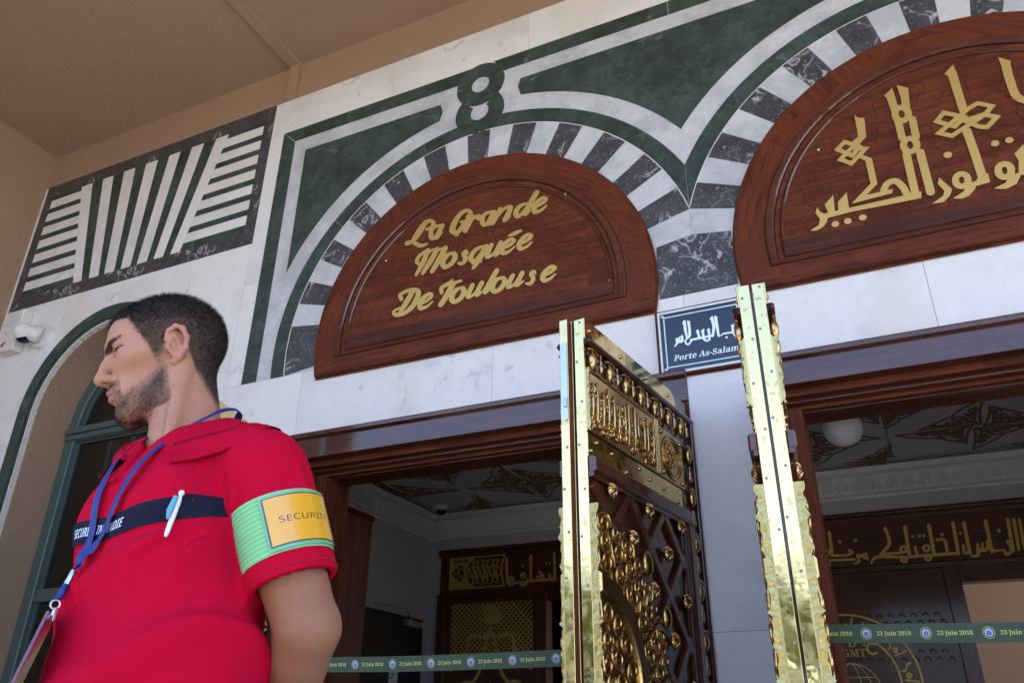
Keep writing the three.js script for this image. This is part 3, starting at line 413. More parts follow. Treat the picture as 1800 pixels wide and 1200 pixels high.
// ---------- door frames ----------
function doorFrame([a, b], label) {
  const t = thing('door_frame', label, 'door frame', [(a + b) / 2, 0, 0]), h = (b - a) / 2, H = 2.4;
  const bar = (name, x0, x1, y0, y1, z0, z1, m, s, k = 0.003) => mesh(name, uvm(rbox(x0, x1, y0, y1, z0, z1, k), 0.2, y0, s), m, t);
  bar('lintel', -h, h, 2.275, H - 0.022, -0.06, 0.012, M.woodGloss); bar('cap', -h - 0.006, h + 0.006, H - 0.024, H + 0.004, -0.05, 0.034, M.woodGloss, false, 0.008);
  bar('head', -h + 0.045, h - 0.045, 2.246, 2.277, -0.12, -0.045, M.wood); bar('head', -h + 0.07, h - 0.07, 2.231, 2.248, -0.16, -0.08, M.woodGloss, false, 0.005); bar('head', -h + 0.085, h - 0.085, 2.215, 2.233, -0.3, -0.115, M.wood); bar('head', -h + 0.045, h - 0.045, 2.272, 2.4, -0.3, -0.115, M.wood); bar('stop', -h + 0.15, h - 0.15, 2.207, 2.217, -0.17, -0.14, M.woodGloss);
  for (const s of [-1, 1]) { const J = (x0, x1) => s < 0 ? [-h + x0, -h + x1] : [h - x1, h - x0];
    bar('jamb', ...J(0, 0.045), 0, 2.273, -0.06, 0.010, M.wood, true); bar('jamb', ...J(0.045, 0.085), 0, 2.2455, -0.14, -0.045, M.wood, true); bar('jamb', ...J(0.085, 0.15), 0, 2.2145, -0.3, -0.1, M.wood, true); }
  return t;
}
doorFrame(O1, 'glossy mahogany door frame under the French script board'); doorFrame(O2, 'glossy mahogany door frame under the Arabic script board');

// ---------- brass covered door leaves ----------
const LEAF = (() => {
  const g = new THREE.Group(), L = 0.857, H = 2.256, T = 0.072, h = T / 2, rnd = rngOf(77);
  const A = (name, geo, mat, k) => { const m = mesh(name, geo, mat, g); if (k) m.userData.kind = k; return m; };
  // core with rebated meeting edge
  A('core', uvm(join([rbox(0, L - 0.006, 0, H - 0.003, -h, -0.003, 0.002), rbox(0, L - 0.006, 0, H - 0.003, 0.003, h, 0.002), box(0.01, L - 0.02, 0.01, H - 0.01, -0.004, 0.004)]), 0, 0, true), M.woodGloss);
  const wav = (x0, x1, y0, y1, z0, z1) => uvm(rbox(x0, x1, y0, y1, z0, z1, 0.0015), rnd(), rnd());
  A('edge_plate', wav(L - 0.007, L, 0.0, H, -h - 0.001, -0.0035), M.brass); A('edge_plate', wav(L - 0.007, L, 0.0, H, 0.0035, h + 0.001), M.brass);
  const sc = []; for (let k = 0; k < 16; k++) for (const [z, o] of [[-0.019 + (k % 2 ? 0.008 : -0.006), 0], [0.019 + (k % 2 ? -0.006 : 0.008), 0.03]]) { const y = H - 0.012 - k * 0.135 - o; if (y > 0.03) sc.push(new THREE.CylinderGeometry(0.0042, 0.0042, 0.003, 10).rotateZ(Math.PI / 2).translate(L, y, z)); }
  A('edge_screws', join(sc), M.screw, 'stuff');
  // one face, then its twin on the other side
  const face = (sg) => {
    const Z = (z) => sg * z, B = (name, geo, mat, k) => { if (sg < 0) { geo = geo.clone().applyMatrix4(new THREE.Matrix4().makeScale(1, 1, -1)); const ix = geo.index; if (ix) { for (let i = 0; i < ix.count; i += 3) { const a = ix.getX(i); ix.setX(i, ix.getX(i + 2)); ix.setX(i + 2, a); } } else for (const at of Object.values(geo.attributes)) for (let i = 0; i < at.count; i += 3) for (let c = 0; c < at.itemSize; c++) { const a = at.getComponent(i, c); at.setComponent(i, c, at.getComponent(i + 2, c)); at.setComponent(i + 2, c, a); } } return A(name, geo, mat, k); };
    const r = rngOf(99);
    const stud = (x, y, z, q = 0.0075) => new THREE.SphereGeometry(q, 10, 5, 0, 6.3, 0, 1.5).rotateX(Math.PI / 2).translate(x, y, z);
    // top rail
    B('top_rail', uvm(slab(poly([[0.13, 2.186], [L, 2.186], [L, H], [0.185, H], ...arc(0.185, H - 0.055, 0.055, Math.PI / 2, Math.PI, 8)]), h, h + 0.006, 0.0015), 0.1, 0.4), M.brass);
    for (const x of [0.20, 0.39, 0.60, 0.825]) B('stud', stud(x, 2.222, h + 0.005), M.brassCast);
    B('upper_moulding', uvm(join([tube([V(0.0, 2.176, h + 0.012), V(L, 2.176, h + 0.012)], 0.0115, 12), box(0, L, 2.166, 2.186, h, h + 0.012)])), M.woodGloss);
    B('stile_moulding', uvm(join([tube([V(0.008, 2.176, h + 0.012), V(0.008, 0.1, h + 0.012)], 0.010, 10), box(0, 0.016, 0.1, 2.176, h, h + 0.01)]), 0, 0, true), M.woodGloss);
    // spindle row
    const vase = lathe([[0, -0.036], [0.006, -0.034], [0.0125, -0.018], [0.0145, 0.0], [0.0115, 0.014], [0.005, 0.024], [0.004, 0.036]], 12), bud = lathe([[0, -0.028], [0.004, -0.025], [0.0095, -0.012], [0.004, -0.002], [0.008, 0.008], [0.003, 0.016], [0.003, 0.034]], 10);
    const loop = tube(Array.from({ length: 13 }, (_, i) => { const a = i / 12 * Math.PI; return V(0.03 * Math.cos(a), 0.012 * Math.sin(a) + 0.02, 0.004); }), 0.0035, 5);
    for (let k = 0; k < 14; k++) { const x = 0.825 - k * 0.059; B('spindle', (k % 2 ? join([bud]) : join([vase, loop])).translate(x, 2.122, h + 0.012), M.brassCast); }
    // upright ornament band by the hinge
    for (let k = 0; k < 22; k++) { const y = 2.03 - k * 0.083; B('band_ornament', (k % 2 ? join([bud.clone().scale(1.4, 1, 1)]) : join([vase.clone().scale(1.2, 1, 1), loop.clone().scale(0.8, 1, 1)])).translate(0.055, y, h + 0.011), M.brassCast); }
    // inscription plate: raised uprights, curls and knots on a beaded plate
    const plate = B('inscription_plate', uvm(join([slab(poly([[0.325, 1.878], [L, 1.878], [L, 2.085], [0.325, 2.085]]), h, h + 0.006), ...[1.881, 2.082].map((y) => tube([V(0.325, y, h + 0.008), V(L, y, h + 0.008)], 0.004, 6)), ...[0.328, 0.34, 0.352].map((x) => tube([V(x, 1.878, h + 0.008), V(x, 2.085, h + 0.008)], 0.004, 6))])), M.brassCast);
    const rel = [];
    for (let k = 0; k < 64; k++) {
      const x = 0.375 + (k % 32) * 0.0148 + r() * 0.01, y = (k < 32 ? 1.925 : 2.0) + (r() - 0.5) * 0.06, q = 0.010 + 0.008 * r(), dir = r() > 0.5 ? 1 : -1, a0 = r() * 6.28, pts = [], rd = [];
      for (let i = 0; i <= 10; i++) { const a = a0 + dir * i / 10 * 4.8, w = q * (1 - 0.06 * i); pts.push(V(clamp(x + w * Math.cos(a), 0.365, L - 0.008), clamp(y + w * 1.2 * Math.sin(a), 1.892, 2.072), h + 0.008 + 0.004 * Math.sin(i))); rd.push(0.0035 + 0.002 * Math.sin(i / 10 * 3.1)); }
      rel.push(tube(pts, rd, 6));
      if (k % 5 === 0) { const tp = 2.03 + 0.035 * r(); rel.push(tube([V(x, 1.9 + 0.03 * r(), h + 0.008), V(x + 0.004, 1.97, h + 0.013), V(x - 0.003, tp, h + 0.010), V(x - 0.009, tp + 0.008, h + 0.008)], [0.004, 0.007, 0.005, 0.002], 7)); }
      if (k % 4 === 0) rel.push(new THREE.SphereGeometry(0.0075, 9, 7).translate(clamp(x + 0.01, 0.37, L - 0.012), y + 0.02, h + 0.009));
      if (k % 3 === 0) rel.push(new THREE.SphereGeometry(1, 10, 7).scale(0.018, 0.0055, 0.008).rotateZ(r() * 3).translate(clamp(x, 0.385, L - 0.025), y, h + 0.009));
    }
    B('raised_lettering', join(rel), M.brassCast, 'stuff');
    const ro = [slab(poly([[0.105, 1.882], [0.312, 1.882], [0.312, 2.066], [0.105, 2.066]]), h, h + 0.005)], cx = 0.208, cy = 1.974;
    for (const [rx, ry, q] of [[0.085, 0.08, 0.004], [0.068, 0.066, 0.003]]) ro.push(tube(Array.from({ length: 33 }, (_, i) => V(cx + rx * Math.cos(i / 32 * 6.2832), cy + ry * Math.sin(i / 32 * 6.2832), h + 0.007)), q, 6));
    for (let k = 0; k < 9; k++) { const pts = [], x = cx + (r() - 0.5) * 0.08, y = cy + (r() - 0.5) * 0.08; for (let i = 0; i <= 8; i++) { const a = i / 8 * 4.4 + k * 2; pts.push(V(x + 0.017 * Math.cos(a) * (1 - i / 12), y + 0.02 * Math.sin(a) * (1 - i / 12), h + 0.007)); } ro.push(tube(pts, 0.004, 5)); }
    for (const [x, y] of [[0.122, 1.9], [0.295, 1.9], [0.122, 2.05], [0.295, 2.05]]) ro.push(stud(x, y, h + 0.005, 0.01));
    B('roundel_plate', uvm(join(ro)), M.brassCast);
    // middle rail
    B('middle_rail', uvm(slab(poly([[0.135, 1.80], [L, 1.80], [L, 1.874], [0.135, 1.874]]), h, h + 0.004, 0.001), 0.3, 0.1), M.brass);
    for (const [x, y] of [[0.18, 1.82], [0.30, 1.84], [0.42, 1.84], [0.50, 1.856], [0.60, 1.818], [0.70, 1.85], [0.80, 1.856], [0.84, 1.82]]) B('stud', stud(x, y, h + 0.004), M.brassCast);
    // lattice field with frame
    B('field_moulding', uvm(join([slab(poly([[0.094, 1.752], [L, 1.752], [L, 1.80], [0.094, 1.80]]), h, h + 0.026, 0.006), slab(poly([[0.17, 1.738], [L, 1.738], [L, 1.754], [0.17, 1.754]]), h, h + 0.018, 0.004)])), M.woodGloss);
    B('field_moulding', uvm(join([slab(poly([[0.094, 0.12], [0.148, 0.12], [0.148, 1.751], [0.094, 1.751]]), h, h + 0.026, 0.006), slab(poly([[0.146, 0.12], [0.182, 0.12], [0.182, 1.738], [0.146, 1.738]]), h, h + 0.016, 0.004)]), 0.2, 0.2, true), M.woodGloss);
    const ps = 0.1325, x0 = 0.184, x1 = L - 0.012, yT = 1.737, yB = 0.14;
    const ln = (c, dir) => { // line y = yc + dir*(x - 0.602), clipped
      const q = []; const f = (x) => c + dir * (x - 0.602) * 1.02; let a = x0, b = x1; const xa = 0.602 + (yB - c) / (dir * 1.02), xb = 0.602 + (yT - c) / (dir * 1.02); a = Math.max(a, Math.min(xa, xb)); b = Math.min(b, Math.max(xa, xb)); if (b - a < 0.03) return null; return [V(a, f(a), 0), V(b, f(b), 0)]; };
    for (const dir of [1, -1]) for (let k = -8; k < 12; k++) {
      const l = ln(1.607 + 0.135 - k * 0.27, dir); if (!l) continue; const d = V().subVectors(l[1], l[0]), len = d.length(), ang = Math.atan2(d.y, d.x), zt = h + (dir > 0 ? 0.016 : 0.0145);
      B('lattice_bar', uvm(rbox(0, len, -0.014, 0.014, h, zt, 0.003), r(), r()).rotateZ(ang).translate(l[0].x, l[0].y, 0), M.woodGloss);
    }
    const knob = join([lathe([[0.0, 0], [0.011, 0.0], [0.013, 0.004], [0.022, 0.008], [0.0235, 0.012], [0.019, 0.019], [0.010, 0.024], [0, 0.025]], 14).rotateX(Math.PI / 2), ...Array.from({ length: 8 }, (_, i) => { const a = i / 8 * 6.2832; return tube([0, 0.25, 0.5, 0.75, 1].map((q) => { const b = a + q * 0.9, rr = 0.0255 * Math.cos(q * 1.45), zz = 0.009 + 0.017 * Math.sin(q * 1.45); return V(rr * Math.cos(b), rr * Math.sin(b), zz); }), 0.0035, 4); })]);
    for (let i = 0; i < 4; i++) for (let j = 0; j < 12; j++) { const x = 0.602 + 0.265 * (i - 2) + (j % 2 ? 0.1325 : 0) , y = 1.742 - 0.135 * j; const q = [0.602 + 0.1325 * (2 * i - 3) - (j % 2 ? 0.1325 : 0), y]; if (q[0] < 0.2 || q[0] > 0.76 || y < 0.2 || (Math.hypot(q[0] - L, y - 1.19) < 0.43)) continue; B('knob', knob.clone().translate(q[0], Math.min(q[1], 1.722), h + 0.004), M.brassCast); }
    // great medallion shared by both leaves of the pair
    const mc = [L, 1.19], half = (ra, rb, z0, z1, bev = 0.002) => slab(poly([...arc(mc[0] - 0.001, mc[1], rb, Math.PI / 2, 1.5 * Math.PI, 40), ...arc(mc[0] - 0.001, mc[1], ra, 1.5 * Math.PI, Math.PI / 2, 40)]), z0, z1, bev);
    const scal = []; for (let i = 0; i <= 120; i++) { const a = Math.PI / 2 + i / 120 * Math.PI, w = Math.abs(Math.sin(i / 120 * Math.PI * 9)), q = 0.425 + 0.04 * w; scal.push([mc[0] - 0.001 + q * Math.cos(a), mc[1] + q * Math.sin(a)]); }
    B('medallion_plate', uvm(slab(poly([...scal, ...arc(mc[0] - 0.001, mc[1], 0.278, 1.5 * Math.PI, Math.PI / 2, 40)]), h, h + 0.019, 0.003)), M.brassCast);
    B('medallion_ring', uvm(join([half(0.225, 0.28, h, h + 0.03, 0.006)])), M.brassCast);
    B('medallion_core', uvm(slab(poly([...arc(mc[0] - 0.001, mc[1], 0.226, Math.PI / 2, 1.5 * Math.PI, 40)]), h, h + 0.0195)), M.brassCast);
    const sc2 = [], sc3 = [];
    const scroll = (out, x, y, rad, a0, dir, z, th) => { const pts = [], rd = []; const n = 20; for (let i = 0; i <= n; i++) { const q = i / n, a = a0 + dir * q * 8.0, rr = rad * (1 - 0.80 * q); const X = x + rr * Math.cos(a); pts.push(V(Math.min(X, L - 0.006), y + rr * Math.sin(a), z + 0.006 * Math.sin(q * 3.1))); rd.push(th * (0.75 + 0.25 * Math.sin(q * 3.0))); } out.push(tube(pts, rd, 6)); };
    [[0.318, 0.042, 11], [0.372, 0.040, 14], [0.420, 0.034, 17]].forEach(([q, rd, n], row) => { for (let i = 0; i < n; i++) { const a = Math.PI / 2 + (i + 0.5) / n * Math.PI, dd = (i + row) % 2 ? 1 : -1; scroll(sc2, mc[0] + q * Math.cos(a), mc[1] + q * Math.sin(a), rd, a + dd, dd, h + 0.021, 0.0043);
      const a2 = a + 0.5 / n * Math.PI; sc2.push(new THREE.SphereGeometry(1, 8, 6).scale(0.024, 0.0042, 0.006).rotateZ(a2 + dd * 0.7).translate(Math.min(L - 0.012, mc[0] + (q + 0.02) * Math.cos(a2)), mc[1] + (q + 0.02) * Math.sin(a2), h + 0.023)); } });
    [[0.182, 0.042, 8], [0.11, 0.040, 5], [0.05, 0.034, 3]].forEach(([q, rd, n], row) => { for (let i = 0; i < n; i++) { const a = Math.PI / 2 + (i + 0.5) / n * Math.PI, dd = (i + row) % 2 ? 1 : -1; scroll(sc3, mc[0] + q * Math.cos(a), mc[1] + q * Math.sin(a), rd, a + dd, dd, h + 0.0225, 0.0043); } });
    B('medallion_scrolls', join(sc2), M.brassCast, 'stuff'); B('medallion_scrolls', join(sc3), M.brassCast, 'stuff');
    B('bud', new THREE.SphereGeometry(1, 12, 8).scale(0.03, 0.04, 0.016).translate(0.52, 1.545, h + 0.02), M.brassCast); B('bud', new THREE.SphereGeometry(1, 12, 8).scale(0.026, 0.035, 0.016).translate(0.40, 1.4, h + 0.02), M.brassCast);
    // cut edges of the castings, seen on the meeting edge
    for (const [ya, yb, za] of [[1.878, 2.085, 0.013], [0.72, 1.66, 0.021]]) {
      const pts = [[h, ya]], n = Math.round((yb - ya) / 0.011); for (let i = 0; i <= n; i++) { const y = mix(ya, yb, i / n), bul = za > 0.03 ? Math.sqrt(Math.max(0, 1 - Math.pow((y - 1.19) / 0.47, 2))) : 1; pts.push([h + Math.max(0.006, za * (0.22 + 0.95 * bul) * (0.75 + 0.4 * r() + (i % 7 === 0 ? 0.2 : 0))), y]); } pts.push([h, yb]);
      B('cast_edge', uvm(slab(poly(pts), 0, 0.012, 0.001).rotateY(-Math.PI / 2).translate(L - 0.0005, 0, 0).applyMatrix4(new THREE.Matrix4()), r(), r()), M.brassRaw);
    }
    B('lower_rail', uvm(slab(poly([[0.135, 0.02], [L, 0.02], [L, 0.11], [0.135, 0.11]]), h, h + 0.004, 0.001)), M.brass);
  };
  face(1); face(-1);
  return g;
})();
function leaf(hx, hz, ex, ez, label, flip, extra) {
  const ux = ex - hx, uz = ez - hz, t = thing('door_leaf', label, 'door', [hx, 0, hz], Math.atan2(-uz, ux), 'open door leaves');
  for (const c of LEAF.children) { const m = c.clone(); t.add(m); }
  if (extra) extra(t); return t;
}
leaf(-0.665, 0.01, -0.787, 0.852, 'open brass clad door leaf with blue steel lock plate on its edge', 0, (t) => {
  const L = 0.857 + 0.022, h = 0.036, H = 2.256;
  mesh('rebate', uvm(rbox(0.85, L - 0.006, 0, H - 0.003, 0.006, h - 0.001, 0.002), 0, 0, true), M.wood, t); mesh('edge_plate', uvm(rbox(L - 0.007, L, 0, H, 0.0085, h + 0.001, 0.0015), 0.3, 0.7), M.brass, t);
  const sc = []; for (let k = 0; k < 15; k++) sc.push(new THREE.CylinderGeometry(0.0042, 0.0042, 0.003, 10).rotateZ(Math.PI / 2).translate(L, 1.83 - k * 0.125, 0.018 + (k % 2) * 0.012)); mesh('edge_screws', join(sc), M.screw, t).userData.kind = 'stuff';
  const p = mesh('lock_plate', slab(poly([...arc(0, 0.12, 0.0115, 0, Math.PI, 8), ...arc(0, -0.12, 0.0115, Math.PI, 2 * Math.PI, 8)]), 0, 0.003).rotateY(Math.PI / 2).translate(L + 0.0005, 2.045, 0.022), M.steel, t);
  mesh('latch', rbox(L, L + 0.012, 1.955, 1.985, 0.012, 0.022, 0.003), M.steel, t);
});
leaf(-0.318, 0.01, -0.232, 0.852, 'open brass clad door leaf seen edge on before the Arabic script door');
leaf(-2.555, 0.01, -2.345, 0.84, 'open brass clad door leaf standing behind the guard');

// ---------- entrance hall behind the doors ----------
const ZB = -3, HC = 2.78, HX0 = -3.55, HX1 = 3.2;
structure('hall_floor', uvm(box(HX0 - 0.2, HX1 + 0.2, -0.12, 0.002, -7.2, -0.3)), std({ color: lin(0.22, 0.17, 0.14), roughness: 0.4 }));
structure('hall_wall', uvm(join([box(HX0 - 0.05, HX0, 0, 3.4, ZB - 0.1, -0.3), box(HX1, HX1 + 0.2, 0, 3.4, ZB - 0.1, -0.3), box(HX0, HX1, 2.47, 3.4, ZB - 0.1, ZB), box(HX0, -3.425, 0, 2.469, ZB - 0.1, ZB - 0.005)])), M.roomWall);
structure('hall_ceiling', uvm(box(HX0, HX1, HC + 0.03, HC + 0.2, ZB, -0.3)), M.roomCeil);
{
  const c = thing('tiled_ceiling', 'white panelled hall ceiling with brown cut-out arabesque corners', 'ceiling'), r = rngOf(3);
  const w = 0.5, zs = 0.46, n0 = HX0 + 0.17, nz = -0.48;
  // arabesque of one tile corner, cut as thin plate
  const cornerShapes = trace(0.26, 0.26, 620, (x) => {
    x.lineWidth = 0.008; const C = (cx, cy, a, b, e) => { x.beginPath(); x.arc(cx, cy, a, b, e); x.stroke(); };
    x.beginPath(); x.moveTo(0.004, 0.004); x.quadraticCurveTo(0.02, 0.12, 0.01, 0.2); x.quadraticCurveTo(0.06, 0.15, 0.10, 0.10); x.quadraticCurveTo(0.16, 0.08, 0.22, 0.012); x.quadraticCurveTo(0.1, 0.02, 0.004, 0.004); x.stroke();
    C(0.05, 0.05, 0.022, 0, 5); C(0.09, 0.045, 0.02, 2, 7); C(0.045, 0.095, 0.02, 1, 6); C(0.14, 0.035, 0.014, 0, 5); C(0.03, 0.145, 0.013, 0, 5); C(0.08, 0.08, 0.016, 3, 8);
    x.lineWidth = 0.014; for (const [a, b, d, e] of [[0.02, 0.02, 0.06, 0.06], [0.07, 0.03, 0.11, 0.055], [0.03, 0.07, 0.05, 0.11], [0.1, 0.03, 0.16, 0.03], [0.03, 0.11, 0.025, 0.16]]) { x.beginPath(); x.moveTo(a, b); x.lineTo(d, e); x.stroke(); }
  }, 0.5);
  const cg = platesOf(cornerShapes, 0, 0.004).scale(1.95, 1.75, 1).rotateX(Math.PI / 2); const cut = { 1: cg };
  const tile = rbox(-w / 2 + 0.003, w / 2 - 0.003, 0, 0.02, -zs / 2 + 0.003, zs / 2 - 0.003, 0.003);
  for (let i = 0; i < 13; i++) for (let k = 0; k < 6; k++) {
    const x = n0 + w * (i + 0.5), z = nz - zs * (k + 0.5); if (z - zs / 2 < ZB + 0.05) continue;
    const t = partGroup('ceiling_tile', c); t.position.set(x, HC + 0.003, z); mesh('panel', tile, M.roomCeil, t);
    if (k < 5) { const a = (i + k) % 2, b = k % 2; const m = mesh('arabesque', cg, M.tileBrown, t); m.position.set(i % 2 ? 0.225 : -0.225, -0.0005, k % 2 ? -0.2 : 0.2); m.rotation.y = i % 2 ? (k % 2 ? Math.PI : Math.PI / 2 * 1) : (k % 2 ? -Math.PI / 2 : 0); const m2 = mesh('arabesque', cg, M.tileBrown, t); m2.position.set(-m.position.x, -0.0005, -m.position.z); m2.rotation.y = m.rotation.y + Math.PI; m2.scale.set(0.62, 1, 0.62); }
  }
}
{
  const c = thing('cornice', 'white moulded plaster cornice round the hall ceiling', 'cornice');
  const prof = [[0, 0], [0.02, 0], [0.022, 0.02], [0.045, 0.03], [0.05, 0.15], [0.09, 0.165], [0.10, 0.185], [0.10, 0.2], [0, 0.2]];
  const run = (len) => slab(poly(prof), 0, len);
  mesh('back_run', uvm(run(HX1 - HX0).rotateY(Math.PI / 2).translate(HX0, HC - 0.2, ZB).applyMatrix4(new THREE.Matrix4().makeTranslation(0, 0, 0))), M.cornice, c);
  c.children[0].geometry.dispose();
  // run along the back wall (profile grows towards +z) and along the left wall (towards +x)
  const back = new THREE.ExtrudeGeometry(poly(prof), { depth: HX1 - HX0, bevelEnabled: false }); back.applyMatrix4(new THREE.Matrix4().makeBasis(V(0, 0, 1), V(0, 1, 0), V(1, 0, 0))); 
  c.children[0].geometry = uvm(new THREE.BufferGeometry().copy(flip(back)).translate(HX0, HC - 0.2, ZB));
  const left = new THREE.ExtrudeGeometry(poly(prof), { depth: 2.7 - 0.0, bevelEnabled: false });
  mesh('side_run', uvm(left.translate(HX0, HC - 0.2, ZB)), M.cornice, c);
  // raised leaf pattern, unit by unit
  const u = join([tube(Array.from({ length: 9 }, (_, i) => { const a = -0.6 + i / 8 * 4.4; return V(0.026 * Math.cos(a), 0.055 + 0.04 * Math.sin(a), 0.052); }), 0.0075, 5), tube([V(0, 0.03, 0.05), V(0, 0.11, 0.052)], [0.010, 0.005], 5), tube([V(-0.03, 0.035, 0.048), V(-0.012, 0.075, 0.052), V(-0.028, 0.11, 0.052)], 0.0065, 5), tube([V(0.03, 0.035, 0.048), V(0.012, 0.075, 0.052), V(0.028, 0.11, 0.052)], 0.0065, 5), tube([V(-0.05, 0.13, 0.05), V(-0.025, 0.08, 0.05), V(-0.05, 0.035, 0.05)], 0.004, 5)]).translate(0, 0.02, 0);
  for (let x = HX0 + 0.08; x < 1.6; x += 0.105) { const m = mesh('leaf_motif', u, M.cornice, c); m.position.set(x, HC - 0.2, ZB); }
  for (let z = ZB + 0.1; z < -0.5; z += 0.105) { const m = mesh('leaf_motif', u, M.cornice, c); m.position.set(HX0, HC - 0.2, z); m.rotation.y = Math.PI / 2; }
}
function flip(g) { g = g.index ? g.toNonIndexed() : g; for (const at of Object.values(g.attributes)) for (let i = 0; i < at.count; i += 3) for (let c = 0; c < at.itemSize; c++) { const a = at.getComponent(i, c); at.setComponent(i, c, at.getComponent(i + 2, c)); at.setComponent(i + 2, c, a); } g.computeVertexNormals(); return g; }
{
  // carved wooden screen wall at the back
  const wd = phy({ map: T.wood, color: lin(0.6, 0.5, 0.45), roughness: 0.4, clearcoat: 0.5, clearcoatRoughness: 0.15 });
  const s = thing('wooden_screen', 'dark mahogany screen with gilt Arabic frieze across the hall', 'screen', [0, 0, ZB]);
  const B = (name, x0, x1, y0, y1, z0, z1, k = 0.004, sw) => mesh(name, uvm(rbox(x0, x1, y0, y1, z0, z1, k), x0, y0, sw), wd, s);
  const doorR = [0.385, 1.5], doorL = [-2.47, -1.9];
  B('frieze_board', -3.43, 3.1, 2.09, 2.47, -0.08, 0.02); B('top_moulding', -3.45, 3.12, 2.455, 2.485, -0.06, 0.045, 0.008); B('top_moulding', -3.45, 3.12, 2.10, 2.125, -0.06, 0.042, 0.008); B('top_moulding', -3.45, 3.12, 2.43, 2.452, 0.0, 0.034, 0.006);
  for (const [a, b] of [[-3.43, -2.5], [-1.9, 0.36], [1.5, 3.1]]) B('panel_back', a, b, 0, 2.09, -0.08, 0.0);
  for (const [a, b] of [[-3.44, -3.36], [-2.56, -2.47], [-1.92, -1.84], [-1.1, -1.0], [0.29, 0.385], [1.5, 1.58]]) B('stile', a, b, 0, 2.09, -0.08, 0.04, 0.006, true);
  B('door_head', -2.47, -1.9, 2.03, 2.09, -0.08, 0.03); B('door_head', 0.385, 1.5, 1.985, 2.09, -0.08, 0.035);
  const f1 = trace(1.4, 0.4, 520, (x) => ink(x, INK.frz, 0.6, 0.2), 0.45); mesh('gilt_lettering', platesOf(f1, 0, 0.008).translate(-0.6, 2.1, 0.02), M.giltDim, s);
  const f2 = trace(0.7, 0.4, 520, (x) => ink(x, INK.frzL, 0.0, 0.2), 0.45); mesh('gilt_lettering', platesOf(f2, 0, 0.008).translate(-3.0, 2.1, 0.02), M.giltDim, s);
  // ornament block at the end of the frieze
  const orn = trace(0.52, 0.27, 560, (x) => {
    x.lineWidth = 0.012; x.beginPath(); x.moveTo(0.0, 0.01); x.lineTo(0.5, 0.01); x.quadraticCurveTo(0.45, 0.13, 0.5, 0.255); x.lineTo(0.0, 0.255); x.stroke();
    for (let k = 0; k < 5; k++) for (const s2 of [0, 1]) { x.lineWidth = 0.007; x.beginPath(); const y = (v) => s2 ? 0.265 - v : v; x.moveTo(0.02 + k * 0.09, y(0.03)); x.bezierCurveTo(0.06 + k * 0.09, y(0.06), 0.0 + k * 0.09, y(0.1), 0.06 + k * 0.09, y(0.13)); x.bezierCurveTo(0.1 + k * 0.09, y(0.11), 0.05 + k * 0.09, y(0.06), 0.09 + k * 0.09, y(0.04)); x.stroke(); x.beginPath(); x.arc(0.06 + k * 0.09, y(0.065), 0.022, 0, 5); x.stroke(); }
    x.lineWidth = 0.02; for (const s2 of [0, 1]) { const y = (v) => s2 ? 0.265 - v : v; x.beginPath(); x.moveTo(0.0, y(0.13)); x.bezierCurveTo(0.05, y(0.08), 0.08, y(0.03), 0.13, y(0.07)); x.bezierCurveTo(0.17, y(0.08), 0.16, y(0.03), 0.22, y(0.025)); x.stroke(); }
    for (let k = 0; k < 8; k++) { x.lineWidth = 0.006; x.beginPath(); x.ellipse(0.12 + k * 0.045, 0.1325, 0.03, 0.045, 0.4, 0, 7); x.stroke(); }
  }, 0.5); mesh('gilt_ornament', platesOf(orn, 0, 0.006).translate(-3.34, 2.155, 0.02), M.giltDim, s);
  // gilt grille panel
  const gr = trace(0.78, 1.2, 420, (x) => {
    x.save(); x.beginPath(); x.rect(0.01, 0.7, 0.72, 0.4); x.rect(0.01, 0.0, 0.72, 0.3); x.clip(); x.lineWidth = 0.008; for (let k = -40; k < 40; k++) for (const d of [1, -1]) { x.beginPath(); x.moveTo(k * 0.042, 0); x.lineTo(k * 0.042 + d * 1.2, 1.2); x.stroke(); } x.restore();
    x.lineWidth = 0.026; for (const d of [1, -1]) { x.beginPath(); x.moveTo(0.37, 0.9); x.bezierCurveTo(0.37 + d * 0.03, 0.75, 0.37 + d * 0.2, 0.95, 0.37 + d * 0.2, 0.78); x.bezierCurveTo(0.37 + d * 0.2, 0.68, 0.37 + d * 0.34, 0.72, 0.37 + d * 0.34, 0.6); x.stroke(); x.beginPath(); x.moveTo(0.37, 0.88); x.bezierCurveTo(0.37 + d * 0.1, 0.7, 0.37 + d * 0.04, 0.6, 0.37 + d * 0.16, 0.5); x.stroke(); x.beginPath(); x.arc(0.37 + d * 0.2, 0.42, 0.09, 0, 5); x.stroke(); }
    for (let k = 0; k < 9; k++) { const a = Math.PI * (0.1 + 0.8 * k / 8); for (const y of [0.93, 0.35]) { x.lineWidth = 0.016; x.beginPath(); x.moveTo(0.37, y); x.lineTo(0.37 + 0.1 * Math.cos(a), y + 0.15 * Math.sin(a)); x.stroke(); } }
  }, 0.5); mesh('gilt_grille', platesOf(gr, 0, 0.006).translate(-3.33, 0.95, 0.001), M.giltDim, s);
  // studs in rows on the right hand panel
  const st = []; for (const y of [2.03, 1.985, 1.80, 1.755, 1.58, 1.535, 1.36, 1.315]) for (let k = 0; k < 18; k++) st.push(new THREE.TorusGeometry(0.014, 0.005, 5, 8, 3.6).rotateZ(-0.4).translate(-0.95 + k * 0.068 + (y % 0.02 > 0.01 ? 0.03 : 0), y, 0.004));
  const sm2 = mesh('carved_studs', join(st), wd, s); sm2.userData.kind = 'stuff';
}
